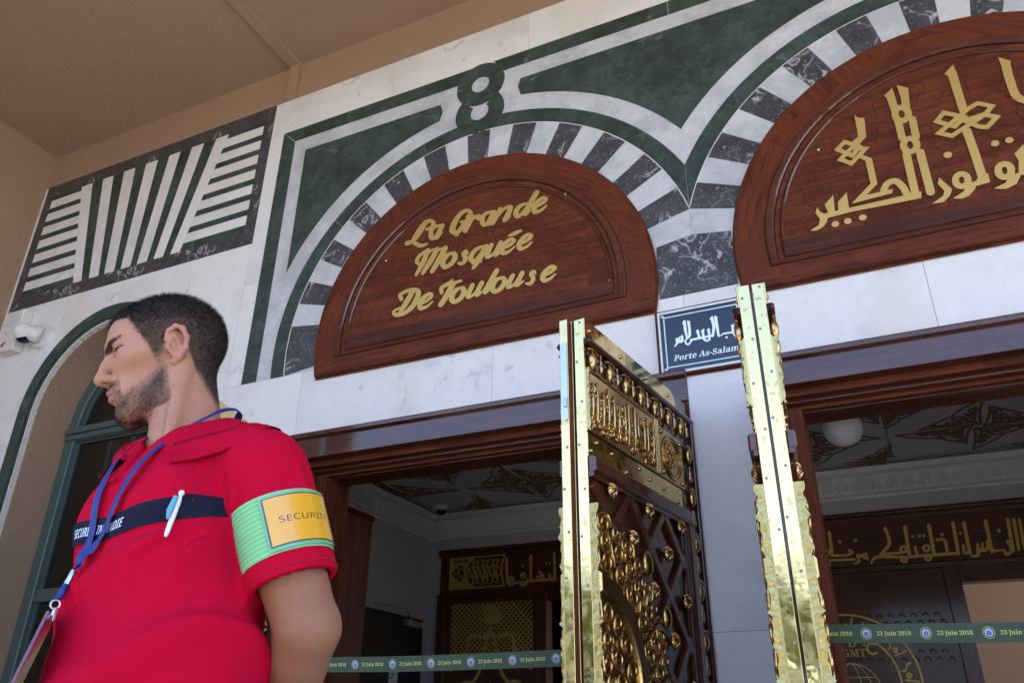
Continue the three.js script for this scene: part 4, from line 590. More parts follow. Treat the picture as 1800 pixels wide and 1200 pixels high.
{
  // round emblem on the screen
  const e = thing('gilt_emblem', 'round gilt emblem with globe and crescent on the dark screen', 'emblem', [-0.36, 1.42, ZB + 0.003]);
  const sh = trace(0.86, 0.86, 640, (x) => {
    x.translate(0.43, 0.43); x.lineWidth = 0.013; for (const r of [0.405, 0.285]) { x.beginPath(); x.arc(0, 0, r, 0, 7); x.stroke(); }
    for (let k = 0; k < 26; k++) { const a = k / 26 * 6.2832; x.save(); x.rotate(a); x.lineWidth = 0.011; x.beginPath(); if (k % 2) { x.moveTo(0.305, -0.02); x.bezierCurveTo(0.33, -0.05, 0.34, 0.03, 0.37, 0.01); } else { x.moveTo(0.31, 0.0); x.lineTo(0.385, -0.01); x.moveTo(0.33, 0.02); x.arc(0.335, 0.025, 0.014, 0, 5); } x.stroke(); x.restore(); }
    x.lineWidth = 0.005; for (const ry of [0.05, 0.11, 0.165]) { x.beginPath(); x.ellipse(0, -0.06, ry, 0.165, 0, 0, 7); x.stroke(); } for (const y of [-0.14, -0.06, 0.02]) { x.beginPath(); const q = Math.sqrt(0.165 ** 2 - (y + 0.06) ** 2); x.moveTo(-q, y); x.lineTo(q, y); x.stroke(); }
    x.lineWidth = 0.014; x.beginPath(); x.arc(0.15, 0.19, 0.032, 0.9, 5.4); x.stroke(); x.beginPath(); x.arc(0.105, 0.215, 0.008, 0, 7); x.fill();
    x.save(); x.scale(1, -1); x.font = 'bold 0.1px serif'; x.restore();
    const txt = (s, px, py, size) => { x.save(); x.translate(px, py); x.scale(size / 100, -size / 100); x.font = 'bold 100px serif'; x.fillText(s, 0, 0); x.restore(); }; txt('D', 0.0, 0.205, 0.085); txt('GMT', -0.04, 0.145, 0.062);
  }, 0.45); mesh('cut_plate', platesOf(sh, 0, 0.006).translate(-0.43, -0.43, 0), M.giltDim, e);
}
{
  // light filled prayer hall beyond, seen through the gap in the screen
  structure('prayer_hall_wall', uvm(join([box(-3.7, 6.2, 0, 3.6, -7.3, -7.2), box(-3.7, -3.6, 0, 3.6, -7.2, -3.1), box(6, 6.2, 0, 0.6, -7.2, -3.1), box(6, 6.2, 3.2, 3.6, -7.2, -3.1), box(HX1, 6.2, 0, 3.6, -3.2, -3.1)])), M.beige);
  structure('prayer_hall_ceiling', uvm(box(-3.7, 6.2, 3.6, 3.7, -7.3, -3.1)), M.roomCeil); structure('prayer_hall_floor', uvm(box(3, 6.2, -0.12, 0.001, -7.2, -0.3)), M.beige);
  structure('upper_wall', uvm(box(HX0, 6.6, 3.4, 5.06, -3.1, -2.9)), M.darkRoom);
}
{
  const l = thing('ceiling_lamp', 'white ribbed glass globe lamp on three petals under the hall ceiling', 'lamp', [-0.11, HC, -1.55]);
  const rib = (() => { const g = new THREE.SphereGeometry(0.105, 48, 24), p = g.attributes.position; for (let i = 0; i < p.count; i++) { const a = Math.atan2(p.getZ(i), p.getX(i)), k = 1 + 0.012 * Math.cos(a * 14); p.setXYZ(i, p.getX(i) * k, p.getY(i) * 0.96, p.getZ(i) * k); } g.computeVertexNormals(); return g.translate(0, -0.17, 0); })();
  mesh('globe', rib, phy({ color: lin(0.8, 0.8, 0.8), roughness: 0.3 }), l); mesh('rose', new THREE.CylinderGeometry(0.07, 0.085, 0.03, 24).translate(0, -0.015, 0), M.roomCeil, l); mesh('stem', new THREE.CylinderGeometry(0.02, 0.03, 0.06, 12).translate(0, -0.055, 0), M.roomCeil, l);
  for (let k = 0; k < 3; k++) mesh('petal', new THREE.SphereGeometry(1, 14, 8).scale(0.055, 0.018, 0.03).rotateZ(-0.5).translate(0.085, -0.07, 0).rotateY(k * 2.094 + 0.4), M.roomCeil, l);
  mesh('pull', new THREE.CylinderGeometry(0.003, 0.003, 0.06, 6).translate(-0.01, -0.075, 0.09), M.roomCeil, l);
  const d = thing('dome_camera', 'small black dome camera in the corner of the hall ceiling', 'camera', [-3.28, HC, -2.68]);
  mesh('base', new THREE.CylinderGeometry(0.055, 0.06, 0.035, 20).translate(0, -0.0175, 0), M.roomCeil, d); mesh('lens', new THREE.SphereGeometry(0.042, 18, 10, 0, 6.3, Math.PI / 2, Math.PI / 2).translate(0, -0.035, 0), M.blackGloss, d);
  const p = thing('wooden_partition', 'plain brown wooden partition standing just inside the left doorway', 'partition', [-2.7, 0, -0.6]);
  mesh('board', uvm(rbox(-0.04, 0, 0, 2.19, -0.29, 0.28, 0.004), 0, 0, true), phy({ map: T.wood, color: lin(1.25, 1.35, 1.4), roughness: 0.5 }), p); mesh('cap', uvm(rbox(-0.05, 0.008, 2.19, 2.22, -0.3, 0.29, 0.004)), M.wood, p);
  const sd = thing('side_door', 'black door in the grey side wall of the hall', 'door', [HX0, 0, -2.5]);
  mesh('leaf', rbox(0.002, 0.04, 0, 1.92, -0.38, 0.5, 0.004), M.black, sd); mesh('handle', rbox(0.04, 0.07, 1.0, 1.02, -0.33, -0.22, 0.005), M.steel, sd); mesh('closer', join([rbox(0.04, 0.09, 1.845, 1.895, -0.3, -0.08, 0.006), tube([V(0.08, 1.9, -0.12), V(0.16, 1.95, 0.1), V(0.02, 1.97, 0.3)], 0.008, 6)]), M.steel, sd);
  const nt = single('notice', new THREE.PlaneGeometry(0.12, 0.15).rotateY(Math.PI / 2).translate(HX0 + 0.045, 1.50, -2.48), std({ map: canvasTex(128, 160, (x) => { x.fillStyle = '#cfcfcf'; x.fillRect(0, 0, 128, 160); x.fillStyle = '#222'; for (let k = 0; k < 4; k++) x.fillRect(20 + k * 22, 110 - k * 26, 24, 12); }), roughness: 0.8 }), 'small pale paper notice stuck on the black side door', 'notice');
}
{
  // ribbons across the doors
  const tx = canvasTex(2048, 160, (x, w, h) => {
    x.fillStyle = '#173c2b'; x.fillRect(0, 0, w, h); x.fillStyle = '#b4ba62'; x.font = 'bold 50px serif'; x.textAlign = 'center';
    for (let k = 0; k < 4; k++) { const cx = k * 512 + 128, cy = 80; x.fillText('23 Juin 2018', k * 512 + 366, 97); x.fillStyle = '#8f9a5c'; x.beginPath(); x.arc(cx, cy, 50, 0, 7); x.fill(); x.fillStyle = '#2c4a3a'; x.beginPath(); x.arc(cx, cy, 43, 0, 7); x.fill(); x.fillStyle = '#a9b2c4'; x.beginPath(); x.arc(cx, cy, 34, 0, 7); x.fill(); x.fillStyle = '#4a66a8'; x.beginPath(); x.arc(cx, cy + 6, 22, 0, 7); x.fill(); x.fillStyle = '#b4ba62'; }
  });
  const rib = (a, b, n, u0, len, label) => {
    const t = tx.clone(); t.wrapS = THREE.RepeatWrapping; t.needsUpdate = true; const L = a.distanceTo(b), pos = [], uv = [], idx = [];
    for (let i = 0; i <= n; i++) { const q = i / n, p = a.clone().lerp(b, q); p.y -= 0.012 * Math.sin(q * Math.PI); p.z += 0.004 * Math.sin(q * 9); for (const s of [0, 1]) { pos.push(p.x, p.y + (s - 0.5) * 0.046, p.z + (s - 0.5) * 0.006); uv.push(u0 + q * L / len, s); } if (i < n) { const k = i * 2; idx.push(k, k + 2, k + 1, k + 1, k + 2, k + 3); } }
    const g = new THREE.BufferGeometry(); g.setAttribute('position', new THREE.Float32BufferAttribute(pos, 3)); g.setAttribute('uv', new THREE.Float32BufferAttribute(uv, 2)); g.setIndex(idx); g.computeVertexNormals();
    return single('ribbon', g, phy({ map: t, roughness: 0.45, sheen: 0.3, sheenColor: lin(0.3, 0.4, 0.3), side: THREE.DoubleSide }), label, 'ribbon', 'inauguration ribbons');
  };
  rib(V(-2.32, 1.29, 0.68), V(-0.82, 1.275, 0.62), 40, 0.62, 0.56, 'green satin ribbon dated 23 Juin 2018 stretched across the French script door');
  rib(V(-0.20, 1.315, 0.6), V(1.35, 1.30, 0.6), 40, 0.12, 0.56, 'green satin ribbon dated 23 Juin 2018 stretched across the Arabic script door');
}
{
  // outdoors behind the camera: what the brass and the varnish mirror
  const leafM = std({ color: lin(0.045, 0.075, 0.02), roughness: 0.7, side: THREE.DoubleSide }), bark = std({ color: lin(0.12, 0.09, 0.06), roughness: 0.95 });
  const tree = (x, z, H, R, seed, label) => {
    const t = thing('tree', label, 'tree', [x, -0.12, z], 0, 'trees across the forecourt'), r = rngOf(seed);
    const limbs = [tube([V(0, 0, 0), V(0.1, H * 0.3, 0), V(0, H * 0.6, 0.1)], [0.2, 0.14, 0.07], 8)]; for (let k = 0; k < 6; k++) { const a = k * 1.05 + r(); limbs.push(tube([V(0.05, H * 0.35, 0), V(Math.cos(a) * R * 0.4, H * 0.55, Math.sin(a) * R * 0.4), V(Math.cos(a) * R * 0.7, H * 0.72, Math.sin(a) * R * 0.7)], [0.09, 0.06, 0.02], 6)); }
    mesh('trunk', join(limbs), bark, t);
    const N = 3000, pos = new Float32Array(N * 9), q = V(), a = V(), b = V(); const cl = Array.from({ length: 26 }, () => { const u = r() * 2 - 1, w = r() * 6.2832, s = Math.sqrt(1 - u * u), k = 0.45 + 0.5 * r(); return V(s * Math.cos(w) * R * k, H * 0.58 + u * R * 1.05 * k, s * Math.sin(w) * R * k); });
    for (let i = 0; i < N; i++) { const c = cl[(r() * 26) | 0]; q.set(c.x + (r() + r() - 1) * R * 0.38, c.y + (r() + r() - 1) * R * 0.32, c.z + (r() + r() - 1) * R * 0.38); a.set(r() - 0.5, r() - 0.5, r() - 0.5).setLength(0.27); b.set(r() - 0.5, r() - 0.5, r() - 0.5).setLength(0.27); pos.set([q.x, q.y, q.z, q.x + a.x, q.y + a.y, q.z + a.z, q.x + b.x, q.y + b.y, q.z + b.z], i * 9); }
    const g = new THREE.BufferGeometry(); g.setAttribute('position', new THREE.BufferAttribute(pos, 3)); g.computeVertexNormals(); mesh('crown', g, leafM, t);
  };
  ['farthest beyond the side wall', 'beyond the side wall', 'before the side wall', 'out from the arched window', 'out from the French script door', 'out from the pier', 'out from the Arabic script door', 'out from the open end'].forEach((w, k) => tree(-13.5 + k * 2.7 + (k % 2) * 0.6, 11.0 + (k % 3) * 1.1, 3.5 + (k * 7 % 5) * 0.3, 1.7 + (k % 2) * 0.3, 5 + k, 'leafy green forecourt tree ' + w));
}

// ---------- the guard ----------
function nets(f, lo, hi, cell) {                          // closed surface of f = 0
  const n = [0, 1, 2].map((k) => Math.ceil((hi[k] - lo[k]) / cell) + 1), [nx, ny, nz] = n, val = new Float32Array(nx * ny * nz);
  for (let k = 0, q = 0; k < nz; k++) for (let j = 0; j < ny; j++) for (let i = 0; i < nx; i++, q++) val[q] = f(lo[0] + i * cell, lo[1] + j * cell, lo[2] + k * cell);
  const id = new Int32Array(nx * ny * nz).fill(-1), pos = [], idx = [], at = (i, j, k) => (k * ny + j) * nx + i;
  const E = []; for (let a = 0; a < 8; a++) for (const b of [1, 2, 4]) if (!(a & b)) E.push([a, a | b]);
  for (let k = 0; k < nz - 1; k++) for (let j = 0; j < ny - 1; j++) for (let i = 0; i < nx - 1; i++) {
    let s = 0; const c = []; for (let a = 0; a < 8; a++) { const v = val[at(i + (a & 1), j + (a >> 1 & 1), k + (a >> 2))]; c.push(v); if (v < 0) s++; } if (!s || s === 8) continue;
    let x = 0, y = 0, z = 0, m = 0; for (const [a, b] of E) if ((c[a] < 0) !== (c[b] < 0)) { const t = c[a] / (c[a] - c[b]); x += mix(a & 1, b & 1, t); y += mix(a >> 1 & 1, b >> 1 & 1, t); z += mix(a >> 2, b >> 2, t); m++; }
    id[at(i, j, k)] = pos.length / 3; pos.push(lo[0] + (i + x / m) * cell, lo[1] + (j + y / m) * cell, lo[2] + (k + z / m) * cell);
  }
  const quad = (a, b, c, d, fl) => { if (a < 0 || b < 0 || c < 0 || d < 0) return; fl ? idx.push(a, b, c, a, c, d) : idx.push(a, c, b, a, d, c); };
  for (let k = 1; k < nz - 1; k++) for (let j = 1; j < ny - 1; j++) for (let i = 1; i < nx - 1; i++) {
    const v = val[at(i, j, k)] < 0;
    if (v !== val[at(i + 1, j, k)] < 0) quad(id[at(i, j - 1, k - 1)], id[at(i, j, k - 1)], id[at(i, j, k)], id[at(i, j - 1, k)], v);
    if (v !== val[at(i, j + 1, k)] < 0) quad(id[at(i - 1, j, k - 1)], id[at(i - 1, j, k)], id[at(i, j, k)], id[at(i, j, k - 1)], v);
    if (v !== val[at(i, j, k + 1)] < 0) quad(id[at(i - 1, j - 1, k)], id[at(i, j - 1, k)], id[at(i, j, k)], id[at(i - 1, j, k)], v);
  }
  const g = new THREE.BufferGeometry(), N = new Float32Array(pos.length), e = cell * 0.6;
  for (let i = 0; i < pos.length; i += 3) { const [x, y, z] = [pos[i], pos[i + 1], pos[i + 2]]; const a = f(x + e, y, z) - f(x - e, y, z), b = f(x, y + e, z) - f(x, y - e, z), c = f(x, y, z + e) - f(x, y, z - e), l = Math.hypot(a, b, c) || 1; N[i] = a / l; N[i + 1] = b / l; N[i + 2] = c / l; }
  g.setAttribute('position', new THREE.Float32BufferAttribute(pos, 3)); g.setAttribute('normal', new THREE.BufferAttribute(N, 3)); g.setIndex(idx); return g;
}
const smin = (a, b, k) => { const h = clamp(0.5 + 0.5 * (b - a) / k); return b + (a - b) * h - k * h * (1 - h); }, smax = (a, b, k) => -smin(-a, -b, k);
const ell = (x, y, z, cx, cy, cz, a, b, c) => { const px = (x - cx) / a, py = (y - cy) / b, pz = (z - cz) / c, k0 = Math.hypot(px, py, pz), k1 = Math.hypot(px / a, py / b, pz / c); return k1 < 1e-9 ? -Math.min(a, b, c) : k0 * (k0 - 1) / k1; };
const cap = (x, y, z, a, b, ra, rb = ra) => { const bx = b[0] - a[0], by = b[1] - a[1], bz = b[2] - a[2], px = x - a[0], py = y - a[1], pz = z - a[2], h = clamp((px * bx + py * by + pz * bz) / (bx * bx + by * by + bz * bz)); return Math.hypot(px - bx * h, py - by * h, pz - bz * h) - (ra + (rb - ra) * h); };
const sph = (x, y, z, cx, cy, cz, r) => Math.hypot(x - cx, y - cy, z - cz) - r;
const n3 = (x, y, z, s) => (vn(x + 40, y + 40 + z * 0.7, 1e6, s) + vn(z + 40 + x * 0.5, y * 0.8 + 40, 1e6, s + 3)) / 2;

const GX = -1.03, GZ = 2.06, GT = -0.10;
const man = thing('person', 'man in a red polo shirt and green armband, head turned aside, hands behind back', 'person', [GX, 0, GZ], GT);
man.updateMatrixWorld(true);
const headM = new THREE.Matrix4().compose(V(-1.146, 1.670, 2.043), new THREE.Quaternion().setFromEuler(new THREE.Euler(0.277, -0.770, 0.0234, 'YXZ')), V(1, 1, 1)).premultiply(man.matrixWorld.clone().invert());
const headI = headM.clone().invert();
const toHead = (x, y, z) => V(x, y, z).applyMatrix4(headI).toArray();
const neckA = toHead(-0.025, 1.43, -0.025), neckB = [0, -0.035, -0.022], notch = toHead(-0.012, 1.462, 0.035);
function headSdf(x, y, z) {
  const ax = Math.abs(x);
  let d = ell(x, y, z, 0, 0.043, -0.009, 0.0755, 0.088, 0.0955);
  d = smin(d, ell(ax, y, z, 0, 0.043, 0.046, 0.061, 0.056, 0.053), 0.03);
  d = smin(d, ell(x, y, z, 0, -0.02, 0.04, 0.0585, 0.066, 0.053), 0.03);
  d = smin(d, sph(ax, y, z, 0.049, -0.004, 0.056, 0.0195), 0.022);
  d = smin(d, ell(x, y, z, 0, -0.067, 0.036, 0.0485, 0.038, 0.05), 0.025);
  d = smin(d, cap(ax, y, z, [0.052, -0.05, -0.002], [0.022, -0.094, 0.07], 0.0165, 0.0165), 0.022);
  d = smin(d, ell(ax, y, z, 0.007, -0.091, 0.077, 0.019, 0.0185, 0.019), 0.016);
  d = smin(d, ell(x, y, z, 0, -0.052, 0.072, 0.033, 0.028, 0.031), 0.014);
  d = smin(d, cap(ax, y, z, [0.010, 0.034, 0.0925], [0.046, 0.037, 0.073], 0.0105, 0.0095), 0.012);          // brow
  d = smax(d, -ell(ax, y, z, 0.030, 0.0165, 0.100, 0.019, 0.0105, 0.0175), 0.010);                              // socket
  d = smin(d, sph(ax, y, z, 0.0325, 0.0185, 0.0725, 0.0142), 0.005);                                           // closed lids over the eye
  d = smin(d, cap(ax, y, z, [0.016, 0.0125, 0.081], [0.048, 0.014, 0.070], 0.0055, 0.005), 0.007);             // pouch under the eye
  d = smax(d, -cap(ax, y, z, [0.019, 0.0155, 0.0875], [0.0475, 0.0185, 0.0755], 0.0016), 0.0018);               // slit
  d = smin(d, cap(x, y, z, [0, 0.030, 0.0885], [0, 0.004, 0.1045], 0.0078, 0.0095), 0.012);                    // nose
  d = smin(d, cap(x, y, z, [0, 0.004, 0.1040], [0, -0.0215, 0.1150], 0.0088, 0.0115), 0.006);
  d = smin(d, ell(ax, y, z, 0.0125, -0.0255, 0.1015, 0.0085, 0.0085, 0.0125), 0.006);
  d = smin(d, cap(x, y, z, [0, -0.0275, 0.1140], [0, -0.036, 0.101], 0.0055, 0.005), 0.005);
  d = smax(d, -ell(ax, y, z, 0.0088, -0.0345, 0.1065, 0.0034, 0.0042, 0.0075), 0.003);                            // nostril
  d = smax(d, -cap(ax, y, z, [0.022, -0.014, 0.098], [0.031, -0.044, 0.086], 0.0016, 0.0012), 0.006);
  d = smin(d, cap(ax, y, z, [0, -0.0485, 0.1015], [0.022, -0.0555, 0.0885], 0.0066, 0.0035), 0.005);           // lips
  d = smin(d, cap(ax, y, z, [0, -0.0625, 0.0985], [0.020, -0.0575, 0.0885], 0.0074, 0.0035), 0.005);
  d = smax(d, -cap(ax, y, z, [0, -0.0555, 0.1068], [0.026, -0.0575, 0.0905], 0.0010), 0.0022);
  d = smax(d, -cap(ax, y, z, [0, -0.0765, 0.104], [0.016, -0.075, 0.097], 0.004, 0.002), 0.010);                // under the lip
  d = smax(d, -ell(ax, y, z, 0.078, -0.040, 0.048, 0.019, 0.022, 0.030), 0.03);
  // neck, with the muscle that runs from behind the ear to the notch
  d = smin(d, cap(x, y, z, neckA, neckB, 0.066, 0.054), 0.022);
  d = smin(d, cap(ax, y, z, [0.058, -0.03, -0.022], [Math.abs(notch[0]) + 0.012, notch[1], notch[2]], 0.012, 0.010), 0.02);
  d = smin(d, sph(x, y, z, neckB[0] * 0.4 + neckA[0] * 0.6, neckB[1] * 0.4 + neckA[1] * 0.6, neckB[2] * 0.4 + neckA[2] * 0.6 + 0.048, 0.012), 0.02);
  // ear
  let e = ell(ax, y, z, 0.0755, 0.002, -0.012, 0.006, 0.027, 0.0165);
  const hx = [[0.0745, 0.012, 0.006, 0.0032], [0.079, 0.028, -0.001, 0.0042], [0.084, 0.0335, -0.013, 0.0048], [0.0885, 0.026, -0.0245, 0.0048], [0.088, 0.008, -0.0295, 0.0045], [0.083, -0.010, -0.0255, 0.0045], [0.0775, -0.024, -0.0135, 0.006], [0.0745, -0.031, -0.005, 0.0062]];
  for (let i = 0; i < 7; i++) e = smin(e, cap(ax, y, z, hx[i], hx[i + 1], hx[i][3], hx[i + 1][3]), 0.004);
  e = smin(e, cap(ax, y, z, [0.081, 0.018, -0.010], [0.081, -0.010, -0.0175], 0.0042, 0.0036), 0.004);
  e = smax(e, -ell(ax, y, z, 0.0835, -0.001, -0.0065, 0.0085, 0.0125, 0.0068), 0.003); e = smax(e, -ell(ax, y, z, 0.086, 0.021, -0.0155, 0.004, 0.0075, 0.0045), 0.003);
  e = smin(e, ell(ax, y, z, 0.0755, -0.002, 0.0035, 0.0055, 0.0068, 0.0045), 0.004);
  return smin(d, e, 0.0045);
}
const hairLine = [[-0.2, -0.115], [-0.0665, -0.105], [-0.0425, -0.05], [-0.028, 0.012], [-0.020, 0.03], [-0.012, 0.037], [0.003, 0.026], [0.010, 0.0], [0.018, -0.014], [0.026, -0.01], [0.033, 0.012], [0.044, 0.032], [0.053, 0.05], [0.060, 0.072], [0.089, 0.079], [0.2, 0.079]];
const lerpT = (t, x) => { let i = 0; while (i < t.length - 2 && x > t[i + 1][0]) i++; const [a, b] = [t[i], t[i + 1]]; return mix(a[1], b[1], clamp((x - a[0]) / (b[0] - a[0]))); };
const isEar = (ax, y, z) => ax > 0.0765 && y > -0.042 && y < 0.042 && z > -0.037 && z < 0.012;
function hairAmt(x, y, z) { const ax = Math.abs(x); if (isEar(ax, y, z)) return 0; const nn = (n3(x * 160, y * 160, z * 160, 31) - 0.5) * 0.009; const soft = z < -0.03 ? 0.022 : z < 0.03 && y < 0.03 ? 0.012 : 0.005; return sst(-soft, soft, y - lerpT(hairLine, z) + nn); }
function beardAmt(x, y, z) {
  const ax = Math.abs(x); if (z < 0.006) return 0;
  const top = lerpT([[0, -0.01], [0.012, -0.014], [0.03, -0.036], [0.05, -0.054], [0.07, -0.066], [0.088, -0.072], [0.12, -0.072]], z);
  let b = sst(0.016, -0.022, y - top) * sst(-0.128, -0.10, y) * sst(0.0, 0.02, z); if (y < -0.105) b *= sst(0.02, 0.06, z);
  if (y > -0.079 && y < -0.058 && ax < 0.018 && z > 0.085) b *= 0.35;
  const mo = sst(-0.0475, -0.043, y) * sst(-0.031, -0.037, y) * sst(0.034, 0.024, ax) * (z > 0.078 ? 0.75 : 0); const gap = ax > 0.022 && ax < 0.034 && y < -0.044 && y > -0.075 && z > 0.07 ? 0.5 : 0;
  return clamp(Math.max(b, mo, gap) * (0.55 + 0.9 * (n3(x * 90, y * 90, z * 90, 61) - 0.2)));
}
const browAmt = (x, y, z) => { const ax = Math.abs(x); if (z < 0.06 || ax < 0.006 || ax > 0.058) return 0; const c = lerpT([[0.006, 0.0225], [0.016, 0.0265], [0.034, 0.0325], [0.057, 0.0315]], ax), w = lerpT([[0.006, 0.0055], [0.02, 0.0052], [0.04, 0.0038], [0.056, 0.0015]], ax); return sst(w, w * 0.5, Math.abs(y - c)); };
const skinM = phy({ vertexColors: true, roughness: 0.55, specularIntensity: 0.6 });
{
  const R = rngOf(404);
  const hg = nets(headSdf, [-0.115, -0.30, -0.14], [0.115, 0.15, 0.145], 0.0023);
  const hp = hg.attributes.position, hn = hg.attributes.normal, col = new Float32Array(hp.count * 3);
  for (let i = 0; i < hp.count; i++) {
    const x = hp.getX(i), y = hp.getY(i), z = hp.getZ(i), ax = Math.abs(x);
    let c = mix3([0.46, 0.23, 0.145], [0.37, 0.172, 0.10], n3(x * 60, y * 60, z * 60, 11)); c = mix3(c, [0.34, 0.18, 0.12], 0.35 * sst(0.6, 0.8, n3(x * 300, y * 300, z * 300, 17)));
    if (isEar(ax, y, z)) c = mix3(c, [0.42, 0.18, 0.12], 0.4);
    if (z > 0.1 && y < -0.005 && y > -0.033) c = mix3(c, [0.40, 0.18, 0.115], 0.4);
    const lip = sst(0.026, 0.021, ax) * sst(0.086, 0.090, z) * sst(-0.0445, -0.047, y) * sst(-0.0705, -0.067, y); c = mix3(c, [0.29, 0.125, 0.10], 0.8 * lip);
    const lash = ax > 0.017 && ax < 0.049 && z > 0.07 && Math.abs(y - (0.0155 + (ax - 0.019) * 0.09)) < 0.0018; if (lash) c = [0.03, 0.02, 0.018];
    c = mix3(c, [0.035, 0.026, 0.022], (y < 0.055 && z > -0.05 ? 0.8 : 0.94) * hairAmt(x, y, z)); c = mix3(c, [0.075, 0.05, 0.038], 0.8 * beardAmt(x, y, z)); c = mix3(c, [0.05, 0.035, 0.03], 0.85 * browAmt(x, y, z));
    col.set(c, i * 3);
  }
  hg.setAttribute('color', new THREE.BufferAttribute(col, 3));
  // strands
  const hairs = (count, amt, len, wid, flow) => {
    const ix = hg.index, T0 = ix.count / 3, cum = new Float32Array(T0), a = V(), b = V(), c = V(), e = V(), f = V(); let sum = 0;
    for (let t = 0; t < T0; t++) { a.fromBufferAttribute(hp, ix.getX(3 * t)); b.fromBufferAttribute(hp, ix.getX(3 * t + 1)); c.fromBufferAttribute(hp, ix.getX(3 * t + 2)); e.subVectors(b, a); f.subVectors(c, a); const w = amt(a.x, a.y, a.z); sum += w > 0.02 ? w * e.cross(f).length() : 0; cum[t] = sum; }
    const pos = [], nor = []; const n = V(), dir = V(), sd = V();
    for (let k = 0; k < count; k++) {
      const q = R() * sum; let lo = 0, hi = T0 - 1; while (lo < hi) { const m = (lo + hi) >> 1; if (cum[m] < q) lo = m + 1; else hi = m; }
      a.fromBufferAttribute(hp, ix.getX(3 * lo)); b.fromBufferAttribute(hp, ix.getX(3 * lo + 1)); c.fromBufferAttribute(hp, ix.getX(3 * lo + 2)); let u = R(), v = R(); if (u + v > 1) { u = 1 - u; v = 1 - v; }
      const p = a.clone().addScaledVector(e.subVectors(b, a), u).addScaledVector(f.subVectors(c, a), v); n.fromBufferAttribute(hn, ix.getX(3 * lo));
      const [l, lean] = len(p); dir.copy(flow(p)).addScaledVector(n, -flow(p).dot(n)).normalize().multiplyScalar(lean).add(n).add(V(R() - 0.5, R() - 0.5, R() - 0.5).multiplyScalar(0.9)).normalize();
      sd.crossVectors(dir, V(R() - 0.5, R() - 0.5, R() - 0.5)).normalize().multiplyScalar(wid); const L = l * (0.6 + 0.7 * R());
      p.addScaledVector(n, -0.0008); pos.push(p.x - sd.x, p.y - sd.y, p.z - sd.z, p.x + sd.x, p.y + sd.y, p.z + sd.z, p.x + dir.x * L, p.y + dir.y * L, p.z + dir.z * L);
      for (let i = 0; i < 3; i++) nor.push(n.x * 0.8 + dir.x * 0.2, n.y * 0.8 + dir.y * 0.2, n.z * 0.8 + dir.z * 0.2);
    }
    const g = new THREE.BufferGeometry(); g.setAttribute('position', new THREE.Float32BufferAttribute(pos, 3)); g.setAttribute('normal', new THREE.Float32BufferAttribute(nor, 3)); return g.applyMatrix4(headM);
  };
  const hairMat = std({ color: lin(0.022, 0.017, 0.015), roughness: 0.55, side: THREE.DoubleSide });
  mesh('hair', hairs(42000, hairAmt, (p) => [p.y > 0.07 ? 0.012 : mix(0.0035, 0.010, clamp((p.y + 0.06) / 0.13)), 0.9], 0.0003, (p) => V(p.x * 3 + 0.25, -0.35 - (p.z < 0 ? 0.6 : 0), clamp(p.z * 18, -0.6, 0.9) + 0.15)), hairMat, man);
  mesh('beard', hairs(9500, beardAmt, () => [0.006, 1.4], 0.00022, (p) => V(0, -1, 0.35)), hairMat, man);
  mesh('eyebrows', hairs(1100, browAmt, () => [0.007, 2.2], 0.0003, (p) => V(Math.sign(p.x), 0.45, -0.3)), hairMat, man);
  { // lashes and the crease over the eye, laid on the skin
    const lay = (pts, w, o) => { const P = pts.map(([x, y]) => { let a = 0.04, b = 0.13; for (let i = 0; i < 24; i++) { const m = (a + b) / 2; headSdf(x, y, m) < 0 ? a = m : b = m; } return V(x, y, a + o); }); return tube(new THREE.CatmullRomCurve3(P).getPoints(16), Array.from({ length: 17 }, (_, i) => w * (0.35 + Math.sin(0.25 + i / 16 * 2.7))), 5); };
    const gs = []; for (const s of [1, -1]) gs.push(lay([[s * 0.018, 0.0135], [s * 0.028, 0.0165], [s * 0.041, 0.0185], [s * 0.053, 0.0175], [s * 0.059, 0.0155]], 0.0013, 0.0003), lay([[s * 0.02, 0.0195], [s * 0.034, 0.0235], [s * 0.05, 0.0225], [s * 0.06, 0.017]], 0.0005, 0.0));
    mesh('eyelashes', join(gs).applyMatrix4(headM), hairMat, man);
  }
  hg.applyMatrix4(headM);
  // chest, arms and hands
  const skin = (sx, a, b, c, hand, curl) => (x, y, z) => {
    let d = cap(x, y, z, a, b, 0.052, 0.042); d = smin(d, cap(x, y, z, [mix(a[0], b[0], 0.45), mix(a[1], b[1], 0.45), mix(a[2], b[2], 0.45) + 0.012], [mix(a[0], b[0], 0.8), mix(a[1], b[1], 0.8), mix(a[2], b[2], 0.8)], 0.045, 0.037), 0.03);
    d = smin(d, sph(x, y, z, b[0] + sx * 0.008, b[1] - 0.004, b[2] - 0.016, 0.029), 0.028); d = smin(d, cap(x, y, z, [mix(b[0], c[0], 0.25), mix(b[1], c[1], 0.25), mix(b[2], c[2], 0.25)], c, 0.043, 0.028), 0.03); d = smin(d, cap(x, y, z, b, c, 0.040, 0.027), 0.02);
    d = smin(d, cap(x, y, z, c, hand[0], 0.026, 0.034), 0.02); for (const [p, q, r, w] of hand.slice(1)) { d = smin(d, cap(x, y, z, p, q, w), 0.008); d = smin(d, cap(x, y, z, q, r, w * 0.95, w * 0.85), 0.004); } return d;
  };
